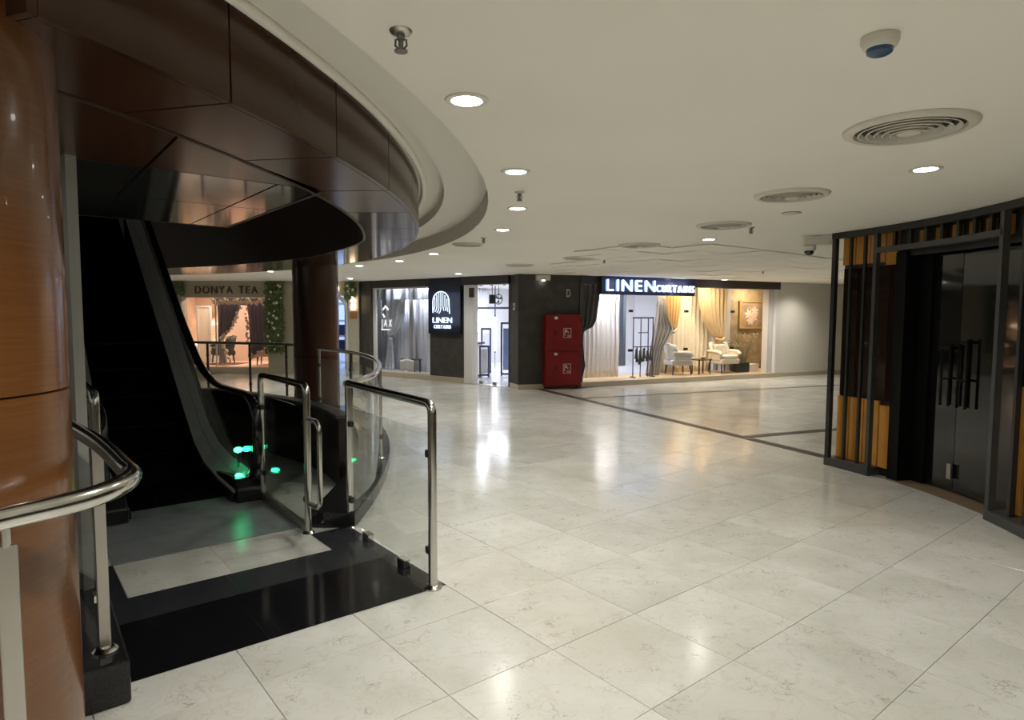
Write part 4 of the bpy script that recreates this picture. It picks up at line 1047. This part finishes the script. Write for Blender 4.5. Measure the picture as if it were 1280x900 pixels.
def rbox(c, s): return MB().obox(c, (1, 0), *s)
def armchair(label, loc, rz, m, arms=True, wing=True, wd=.62, bh=.80):
    t = thing('armchair', label, 'armchair', loc, None, rz)
    link('seat', rbox((0, 0, .31), (wd-.06, .56, .14)), m, t, True, bevel=.03)
    link('seat_cushion', rbox((0, -.03, .42), (wd-.16, .50, .11)), m, t, True, bevel=.04)
    def bk(u, v):
        a = (u-.5)*2; z = .36+(bh-.36)*v; w2 = (wd/2-.03)*(1 if v < .75 else 1-.18*((v-.75)/.25)**2)
        return (a*w2, .23+.10*v-(.16*abs(a)**3 if wing else .05*a*a), z+(-.05*abs(a)**2 if v > .7 else 0))
    link('backrest', MB().grid(bk, 12, 8), m, t, True, solid=.09, smooth=80)
    link('back_cushion', rbox((0, .15, .60), (wd-.26, .10, .28)), m, t, True, bevel=.045)
    if arms:
        for s in (-1, 1):
            x = s*(wd/2-.035)
            link('arm', MB().tube([(x, .24, .56), (x*1.04, .05, .565), (x*1.06, -.20, .55), (x*1.08, -.27, .49)], [.045, .045, .05, .045], 10), m, t, True, smooth=70)
            link('arm_panel', rbox((x, 0, .44), (.045, .44, .20)), m, t, True, bevel=.015)
    for x in (-1, 1):
        for y in (-.22, .22): link('leg', MB().tube([(x*(wd/2-.08), y, .25), (x*(wd/2-.06), y*1.12, 0)], [.026, .015], 8), 'dark_wood', t, True)
    return t
dz0 = .120
armchair('cream upholstered armchair facing out between the small table and the planter', on(R0, R1, 4.76, .52, dz0), .4475, 'cream_uphol', wd=.68, bh=.82)
armchair('light grey armchair turned sideways beside the small wooden table', on(R0, R1, 3.28, .55, dz0), 1.75, 'grey_uphol', wd=.58, bh=.80)
t = thing('side_table', 'small wooden side table between the grey and the cream armchair', 'table', on(R0, R1, 3.92, .42, dz0), None, .4475)
link('tabletop', rbox((0, 0, .37), (.42, .32, .03)), 'dark_wood', t, True, bevel=.006)
for x in (-.18, .18):
    for y in (-.13, .13): link('leg', rbox((x, y, .178), (.025, .025, .355)), 'dark_wood', t, True, smooth=0)
t = thing('ornament', 'small dark ornament lying on the wooden side table', 'ornament', on(R0, R1, 3.98, .42, dz0+.387))
p = on(R0, R1, 3.98, .42, dz0+.42)
link('shell', MB().ball(p, .045, 10, (1.5, 1, .7)), 'copper', t); link('foot', MB().lathe([(.03, p.z-.033), (.02, p.z-.02)], (p.x, p.y), 10), 'dark_wood', t)
# painting
t = thing('painting', 'gilt-framed painting of pale flowers on the olive tan wall', 'painting', on(R0, R1, 6.35, 1.14, 1.2))
s0, s1, z0, z1 = 5.88, 6.80, 1.25, 2.04
for a in ((s0, s1, z0, z0+.045), (s0, s1, z1-.045, z1), (s0, s0+.045, z0+.045, z1-.045), (s1-.045, s1, z0+.045, z1-.045)): link('frame_bar', slab(R0, R1, a[0], a[1], 1.09, 1.13, a[2], a[3]), 'gilt', t, smooth=0)
cv = link('canvas', slab(R0, R1, s0+.045, s1-.045, 1.11, 1.128, z0+.045, z1-.045), 'painting', t, smooth=0)
def petal(s, z, r, a, k):
    P_ = [on(R0, R1, s+r*(math.cos(x)*math.cos(a)-k*math.sin(x)*math.sin(a)), 1.109, z+r*(math.cos(x)*math.sin(a)+k*math.sin(x)*math.cos(a))) for x in [2*PI*i/12 for i in range(12)]]
    P2 = [p_+Vector((.4327, -.9015, 0))*.003 for p_ in P_]
    return P_+P2
pm = MB()
for (s, z) in ((6.22, 1.66), (6.42, 1.58), (6.30, 1.50), (6.45, 1.74)):
    for k in range(6):
        a = k*PI/3+s*3; q = petal(s+.075*math.cos(a), z+.075*math.sin(a), .07, a, .5)
        pm.add(q, [tuple(range(12))[::-1], tuple(range(12, 24))]+[(i, (i+1) % 12, 12+(i+1) % 12, 12+i) for i in range(12)])
link('painted_flowers', pm, 'petal', cv, smooth=0)
# planter, white box, dried grass
def dry_plant(label, s, off, zb, ht, n, spread, m='leaf_dry', pot=None):
    t = thing('dried_plant', label, 'plant', on(R0, R1, s, off, zb)); c = on(R0, R1, s, off, zb)
    if pot: link('pot', MB().lathe([(.09, zb), (.12, zb+.18), (.10, zb+.18), (.09, zb+.16)], (c.x, c.y), 16), pot, t)
    mb = MB()
    for k in range(n):
        a = random.uniform(0, 2*PI); r = random.uniform(.2, 1)*spread; h_ = ht*random.uniform(.6, 1)
        x, y = math.cos(a)*r, math.sin(a)*r*.3
        mb.tube([c+Vector((x*.15, y*.15, .1)), c+Vector((x*.5, y*.5, h_*.55)), c+Vector((x, y, h_))], [.006, .005, .003], 5)
    link('stems', mb, m, t, smooth=0)
    lf = MB()
    for k in range(n*4):
        a = random.uniform(0, 2*PI); r = random.uniform(.3, 1)*spread; z = ht*random.uniform(.35, 1.02)
        q = c+Vector((math.cos(a)*r, math.sin(a)*r*.3, z)); u = Vector((random.uniform(-1, 1), random.uniform(-.5, .5), random.uniform(-.5, 1))).normalized()*.05; v = u.orthogonal().normalized()*.018
        lf.add([q-u, q+v, q+u, q-v], [(0, 1, 2, 3)])
    link('leaves', lf, m, t, smooth=0, stuff=True)
    return t
t = thing('planter_box', 'dark green rectangular planter on the display floor under the painting', 'planter', on(R0, R1, 5.30, .42, dz0))
link('box', slab(R0, R1, 5.10, 5.50, .32, .54, dz0, dz0+.26), 'planter_green', t, smooth=0, bevel=.01)
link('soil', slab(R0, R1, 5.13, 5.47, .35, .51, dz0+.261, dz0+.265), 'vent_dark', t, smooth=0)
t = thing('storage_box', 'low white box beside the dark green planter', 'box', on(R0, R1, 5.75, .5, dz0))
link('box', slab(R0, R1, 5.56, 5.94, .42, .66, dz0, dz0+.17), 'white_plastic', t, smooth=0, bevel=.008)
link('lid', slab(R0, R1, 5.55, 5.95, .41, .67, dz0+.171, dz0+.20), 'white_frame', t, smooth=0, bevel=.006)
dry_plant('tall dried grasses standing behind the dark green planter', 5.75, .82, dz0, 1.0, 30, .42, pot='dark_wood')
dry_plant('dried grasses in a pot beside the cream armchair, left of the planter', 5.30, .70, dz0, .85, 18, .22, pot='dark_wood')
# accessory stand with tassels
t = thing('accessory_stand', 'black metal stand hung with dark tassels in the right shop window', 'stand', on(R0, R1, 2.05, .45, dz0))
def st(s, z): return on(R0, R1, s, .34, z)
fr_ = MB()
for s in (1.72, 1.94, 2.16, 2.30): fr_.tube([st(s, dz0+.01), st(s, 1.58)], .013, 8)
fr_.tube([st(1.70, 1.56), st(2.32, 1.56)], .02, 8).tube([st(1.86, 1.20), st(2.16, 1.20)], .012, 8).tube([st(1.72, .86), st(2.32, .86)], .012, 8)
link('frame', fr_, 'navy_metal', t)
for s in (1.72, 2.30): link('foot', MB().obox(st(s, dz0+.012), (-.4327, .9015), .16, .05, .022), 'navy_metal', t, smooth=0)
for k in range(9):
    s = 1.78+.055*k; z = random.uniform(.74, .9); ln = random.uniform(.22, .42)
    link('tassel', MB().lathe([(.008, z), (.02, z-.04), (.016, z-.06), (.036, z-ln), (.02, z-ln-.01)], tuple(on(R0, R1, s, .31+.03*(k % 2), 0)[:2]), 8), 'charcoal_fabric', t)

# left window display
curtain('white sheer curtain across the left shop window', L0, L1, .70, .13, 2.49, pw((0, -.2)), pw((0, 1.45)), 12, .03, 'sheer_cool')
curtain('grey curtain strip hanging in the middle of the left shop window', L0, L1, .50, .13, 2.49, pw((0, 1.22)), pw((0, 1.38)), 2, .02, 'grey_fabric')
curtain('white curtain at the right end of the left shop window', L0, L1, .60, .13, 2.49, pw((0, 1.44)), pw((0, 2.12)), 5, .035, 'sheer_cool')
curtain('pale grey scalloped swag at the upper left of the left shop window', L0, L1, .42, 1.0, 2.10, pw((1.0, .55), (1.2, .35), (2.1, .28)), pw((1.0, .68), (1.2, .95), (1.5, 1.10), (2.1, 1.20)), 4, .03, 'pale_grey_fabric')
curtain('long pale drape falling below the scalloped swag in the left shop window', L0, L1, .42, .14, 1.0, pw((.14, .30), (1, .54)), pw((.14, .72), (1, .66)), 3, .03, 'pale_grey_fabric')
curtain('pale grey pelmet along the top of the left shop window', L0, L1, .34, 2.0, 2.3, pw((0, .3)), pw((0, 2.3)), 7, .02, 'pale_grey_fabric')
curtain('short black cloth hanging at the right edge of the left shop window', L0, L1, .22, .66, 1.25, pw((.66, 2.20), (1.25, 2.32)), pw((0, 2.44)), 2, .015, 'charcoal_fabric')
t = thing('draped_table', 'small table under a pale grey cloth in the left shop window', 'table', on(L0, L1, 1.45, .34, .12), None, math.atan2(dL.y, dL.x))
link('tabletop', rbox((0, 0, .335), (.52, .26, .03)), 'dark_wood', t, True, smooth=0)
for x in (-.22, .22):
    for y in (-.10, .10): link('leg', rbox((x, y, .16), (.03, .03, .32)), 'dark_wood', t, True, smooth=0)
def cl_(u, v): return ((u-.5)*.50, -.140-.02*math.sin(u*30)*(1-v)-.03*(1-v), .05+.31*v-.10*abs(u-.5))
link('cloth', MB().grid(cl_, 24, 5), 'grey_uphol', t, True, solid=.006, smooth=80)
# inside the doorway
t = thing('sales_counter', 'white shop counter with dark top seen through the glass door', 'counter', (-1.25, 17.3, 0))
link('body', MB().obox((-1.22, 16.9, .45), dL, .70, .5, .80), 'interior_white', t, smooth=0)
link('plinth', MB().obox((-1.22, 16.9, .03), dL, .66, .46, .05), 'grey_metal', t, smooth=0)
link('worktop', MB().obox((-1.22, 16.9, .88), dL, .80, .6, .05), 'navy_metal', t, smooth=0)
def frame_stand(label, x, y, wd, z0, z1, name='display_frame', m='navy_metal', inner='interior_white'):
    t = thing(name, label, 'stand', (x, y, z0)); d = Vector((1, .1)).normalized()
    for s in (-.5, .5): link('upright', MB().obox((x+d.x*s*wd, y+d.y*s*wd, (z0+z1)/2), d, .045, .045, z1-z0), m, t, smooth=0)
    for z in (z0+.05, z1-.02): link('crossbar', MB().obox((x, y, z), d, wd, .05, .05), m, t, smooth=0)
    link('hanging_samples', MB().obox((x, y, (z0+z1)/2), d, wd*.72, .03, (z1-z0)*.78), inner, t, smooth=0)
    return t
frame_stand('low dark sample frame right of the white counter', -.72, 16.6, .22, .006, .82)
frame_stand('upper dark sample frame behind the white counter', -.72, 17.7, .24, .006, 1.25)
frame_stand('tall navy rack of pale blue fabrics at the right of the doorway', -.12, 16.9, .32, .006, 1.42, 'fabric_rack', 'navy_metal', 'blue_panel')
for k, (x, y, z0, z1, lab) in enumerate(((-1.0, 18.5, 1.12, 1.75, 'short vertical light tube left in the shop doorway'), (-.52, 19.5, .52, 1.55, 'tall vertical light tube in the middle of the shop doorway'))):
    t = thing('light_tube', lab, 'light', (x, y, z0)); link('tube', MB().tube([(x, y, z0), (x, y, z1)], .03, 8), 'cool_tube', t); link('bracket', MB().obox((x, y+.04, (z0+z1)/2), (1, 0), .05, .03, z1-z0+.1), 'navy_metal', t, smooth=0)
    if k == 0: link('hanger', MB().tube([(x, y+.04, z1), (x, y+.04, 2.497)], .01, 6), 'navy_metal', t)
    else: link('hanger', MB().tube([(x, y+.04, z1), (x, y+.04, 2.497)], .02, 6).tube([(x, y+.04, .006), (x, y+.04, z0)], .01, 6), 'navy_metal', t)
t = thing('loudspeaker', 'black loudspeaker hanging under the shop ceiling inside the doorway', 'speaker', (-.53, 17, 2.0))
link('cabinet', MB().obox((-.53, 17, 2.03), (1, .1), .16, .14, .24), 'black_metal', t, smooth=0, bevel=.01); link('rod', MB().tube([(-.53, 17, 2.15), (-.53, 17, 2.497)], .012, 6), 'black_metal', t)
t = thing('wall_fan', 'round grey fan beside the black loudspeaker inside the doorway', 'fan', (-.36, 17, 2.0))
link('guard', MB().tube([(-.36+.10*math.cos(2*PI*k/20), 16.95, 2.03+.13*math.sin(2*PI*k/20)) for k in range(20)], .012, 6, closed=True), 'grey_metal', t)
for k in range(3):
    a = 2*PI*k/3; link('blade', MB().add([(-.36, 16.97, 2.03), (-.36+.09*math.cos(a), 16.96, 2.03+.11*math.sin(a)), (-.36+.09*math.cos(a+.8), 16.98, 2.03+.11*math.sin(a+.8))], [(0, 1, 2)]), 'grey_metal', t, smooth=0, solid=.006)
link('rod', MB().tube([(-.36, 17.0, 2.03), (-.36, 17.0, 2.497)], .012, 6), 'grey_metal', t)
# dark rail along the shop interior with spotlights
t = thing('lighting_track', 'dark track with small spotlights across the shop interior', 'track light', (-.6, 17.8, 2.3))
link('track', MB().obox((-.5, 17.2, 1.80), dL, 2.2, .04, .05), 'grey_metal', t, smooth=0)
link('track', MB().obox((-.5, 16.2, 2.52), dL, 2.0, .04, .04), 'black_metal', t, smooth=0)
for s in (-.85, .85): link('hanger', MB().tube([(-.5+dL.x*s, 17.2+dL.y*s, 1.8), (-.5+dL.x*s, 17.2+dL.y*s, 2.497)], .01, 6).tube([(-.5+dL.x*s, 16.2+dL.y*s, 2.5), (-.5+dL.x*s, 16.2+dL.y*s, 2.497)], .008, 6), 'grey_metal', t)
for k in range(5):
    q = Vector((-.5, 16.2))+dL*(-.7+.35*k); a = random.uniform(-.5, .5)
    link('spotlight', MB().tube([(q.x, q.y, 2.50), (q.x+.06*math.sin(a), q.y-.05, 2.36)], [.035, .045], 10), 'black_metal', t)
for k, s in enumerate((-1.6, -.9, -.2, .5)):
    p0_, p1_ = (-3.0, 19.55), (.2, 22.5); 
    curtain('white sample curtain on the shop back wall, %s' % ('at the far left', 'second from the left', 'third from the left', 'rightmost')[k], p0_, p1_, -.12, .05, 2.49, pw((0, 1.75+s)), pw((0, 2.35+s)), 5, .03, 'sheer_cool')

# ---------------------------------------------------------------- fabric shop
tb = on(T0, T1, 0, -.03, 0); dT = dirv(T0, T1)
t = thing('shop_lettering', 'bronze letters DONYA TEA on the beige header of the far shop', 'sign', on(T0, T1, 1.8, -.05, 2.17))
letters('DONYA TEA', .92, 2.66, 2.165, 2.375, tb, dT, 'bronze', t, push=.015, extrude=.02, gap=.20)
t = thing('logo_ring', 'glowing gold ring emblem above the blue arched doorway', 'sign', on(T0, T1, 4.72, -.05, 2.3))
rq = [on(T0, T1, 4.72+.14*math.cos(a), -.05, 2.30+.14*math.sin(a)) for a in [2*PI*k/24 for k in range(24)]]
link('ring', MB().tube(rq, .022, 8, closed=True), 'warm_lamp', t); letters('D', 4.66, 4.78, 2.22, 2.38, tb, dT, 'bronze', t, push=.015, extrude=.02)
def flowers(pts, n, r, par=None):
    mb = MB(); P = smooth_path(pts, 8)
    for k in range(n):
        q = P[int(k/(n-1)*(len(P)-1))]+Vector((random.uniform(-1, 1), random.uniform(-.6, .2), random.uniform(-1, 1)))*r*.8
        mb.ball(q, r*random.uniform(.7, 1.2), 6)
    return mb
def trimmed(label, left, right, z0, z1, folds, edge):
    c = curtain(label, T0, T1, .55, z0, z1, left, right, folds, .025, 'purple_fabric')
    e = flowers(edge, 40, .046); off_ = Vector(c.location)
    me_o = link('flower_trim', e, 'flower', c); me_o['kind'] = 'stuff'
    return c
trimmed('slate purple curtain with cream flower edge, drawn to the left, far shop', pw((.9, 1.22), (1.9, 1.22)), pw((.98, 1.34), (1.05, 1.48), (1.3, 1.66), (1.6, 1.80), (1.9, 1.90)), .98, 1.95, 5,
        [on(T0, T1, 1.92, .50, 1.9), on(T0, T1, 1.82, .50, 1.6), on(T0, T1, 1.66, .50, 1.28), on(T0, T1, 1.40, .50, .99), on(T0, T1, 1.38, .50, .85), on(T0, T1, 1.46, .50, .55), on(T0, T1, 1.56, .50, .34)])
trimmed('slate purple curtain with cream flower edge, hanging at the right, far shop', pw((.36, 2.16), (.9, 2.14), (1.9, 2.06)), pw((.36, 2.20), (.55, 2.45), (.72, 2.72), (1.9, 2.76)), .38, 1.95, 6,
        [on(T0, T1, 2.05, .50, 1.9), on(T0, T1, 2.08, .50, 1.3), on(T0, T1, 2.12, .50, .8), on(T0, T1, 2.18, .50, .40), on(T0, T1, 2.40, .50, .52), on(T0, T1, 2.68, .50, .74)])
curtain('grey lower curtain falling behind the dark chair, far shop', T0, T1, .58, .20, .98, pw((0, 1.20)), pw((.2, 1.44), (.98, 1.36)), 3, .02, 'grey_fabric')
v = curtain('dark scalloped pelmet with cream flower swags over the purple curtains', T0, T1, .42, 1.86, 2.06, pw((0, 1.22)), pw((0, 2.88)), 8, .02, 'purple_fabric', cat='pelmet', name='pelmet')
mb = MB()
for k in range(5):
    s0_ = 1.22+.33*k; e = flowers([on(T0, T1, s0_, .34, 1.99), on(T0, T1, s0_+.08, .34, 1.91), on(T0, T1, s0_+.165, .34, 1.95), on(T0, T1, s0_+.25, .34, 1.91), on(T0, T1, s0_+.33, .34, 1.99)], 15, .045); mb.add(e.v, e.f)
link('flower_swag', mb, 'flower', v, stuff=True)
# flower hedge columns of the far shop
def garland(label, s0, s1, z0, z1, n, nb):
    c = on(T0, T1, (s0+s1)/2, -.10, z0); t = thing('garland', label, 'garland', c)
    link('core', slab(T0, T1, s0+.05, s1-.05, -.10, -.035, z0+.03, z1-.03), 'leaf', t, smooth=0)
    lf = MB()
    for k in range(n):
        q = on(T0, T1, random.uniform(s0, s1), -.10-random.uniform(0, .09), random.uniform(z0, z1)); u = Vector((random.uniform(-1, 1), random.uniform(-.6, .3), random.uniform(-1, 1))).normalized()*.06; w_ = u.cross(Vector((random.uniform(-.4, .4), 1, random.uniform(-.4, .4)))).normalized()*.026
        lf.add([q-u, q+w_+Vector((0, -.01, 0)), q+u, q-w_], [(0, 1, 2, 3)])
    link('leaves', lf, 'leaf', t, smooth=0, stuff=True)
    for k in range(nb):
        link('cream_flower', MB().ball(on(T0, T1, random.uniform(s0+.05, s1-.05), -.19, random.uniform(z0+.08, z1-.06)), random.uniform(.025, .042), 8), 'bauble', t)
    return t
garland('tall green leafy garland with cream flowers on the far shop pier', 2.88, 3.40, .55, 2.46, 620, 22)
garland('small leafy garland with cream flowers above the wall sconce', 5.08, 5.36, 2.02, 2.46, 150, 5)
garland('small leafy garland at the left end of the bronze lettering', .30, .66, 2.12, 2.46, 130, 0)
t = thing('wall_sconce', 'wall sconce with two lit shades on a copper plate beside the blue doorway', 'lamp', on(T0, T1, 5.28, -.06, 1.5))
link('copper_plate', slab(T0, T1, 5.18, 5.36, -.06, -.031, 1.50, 1.70), 'copper', t, smooth=0)
for z in (1.73, 1.93): link('lamp_shade', MB().lathe([(.055, z), (.075, z+.06), (.06, z+.15), (.02, z+.17)], tuple(on(T0, T1, 5.28, -.11, 0)[:2]), 14), 'warm_lamp', t)
link('stem', MB().tube([on(T0, T1, 5.28, -.06, 1.72), on(T0, T1, 5.28, -.10, 1.70)], .012, 6), 'copper', t)
# furniture behind the far shop window
armchair('cream rounded armchair at the right of the far shop window', on(T0, T1, 2.48, .95, .172), .15, 'cream_uphol', wd=.66, bh=.66)
armchair('dark patterned armchair on a rug at the left of the far shop window', on(T0, T1, 1.06, 1.1, .188), -.9, 'charcoal_fabric', wd=.58, bh=.80)
tag(link('rug', slab(T0, T1, .70, 1.62, .66, 1.5, .171, .184), 'rug_brown', loc=on(T0, T1, 1.1, 1.0, .171), smooth=0, bevel=.004), 'reddish brown rug under the dark patterned armchair', 'rug')
t = thing('arched_mirror', 'tall white framed mirror lit at the left of the far shop', 'mirror', on(T0, T1, .25, 1.6, .17))
for a in ((.02, .08, .172, 1.86), (.40, .46, .172, 1.86), (.08, .40, 1.80, 1.86)): link('frame_bar', slab(T0, T1, a[0], a[1], 1.58, 1.64, a[2], a[3]), 'white_frame', t, smooth=0)
link('mirror_glass', slab(T0, T1, .08, .40, 1.60, 1.62, .172, 1.80), 'sheer_warm', t, smooth=0)
t = thing('wall_monogram', 'gold letters JD above a lit shelf on the blush wall', 'sign', on(T0, T1, .3, 2.28, 1.3))
wbk = on(T0, T1, 0, 2.29, 0)
letters('JD', -.26, .22, 1.45, 1.72, wbk, dT, 'gilt', t, push=.02, extrude=.02, gap=.3)
link('lit_shelf', slab(T0, T1, -.26, .26, 2.12, 2.29, 1.28, 1.37), 'warm_lamp', t, smooth=0)
t = thing('console_arch', 'low arched cream console with a lit ledge behind the dark armchair', 'console', on(T0, T1, .2, 2.1, .17))
ca = [on(T0, T1, .2-.5*math.cos(a), 2.1, .40+.62*math.sin(a)) for a in [PI*k/14 for k in range(15)]]
link('arch', MB().tube(ca, .05, 8), 'cream_uphol', t); link('ledge', slab(T0, T1, -.3, .7, 2.0, 2.2, .66, .70), 'warm_lamp', t, smooth=0)
link('base', slab(T0, T1, -.35, .75, 1.98, 2.24, .172, .42), 'cream_uphol', t, smooth=0)
# inside the blue doorway
t = thing('fabric_rolls_rack', 'white rack with blue and dark garments inside the blue arched doorway', 'rack', on(T0, T1, 4.6, 1.8, 0))
for s in (4.12, 4.66): link('upright', slab(T0, T1, s, s+.04, 1.6, 2.0, .007, 2.0), 'interior_white', t, smooth=0)
for z in (.5, .95, 1.4, 1.9): link('shelf', slab(T0, T1, 4.16, 4.66, 1.6, 2.0, z, z+.05), 'interior_white', t, smooth=0)
for z in (.56, 1.01): link('dark_goods', slab(T0, T1, 4.22, 4.5, 1.65, 1.95, z, z+.30), 'navy_metal', t, smooth=0)
curtain('grey blue curtain hanging inside the blue arched doorway', T0, T1, 1.2, .05, 2.49, pw((0, 4.62)), pw((0, 4.95)), 4, .03, 'blue_panel')
curtain('dark curtain strip inside the blue arched doorway', T0, T1, 1.25, .02, 2.49, pw((0, 4.97)), pw((.6, 5.05), (2.2, 5.03)), 2, .02, 'charcoal_fabric')
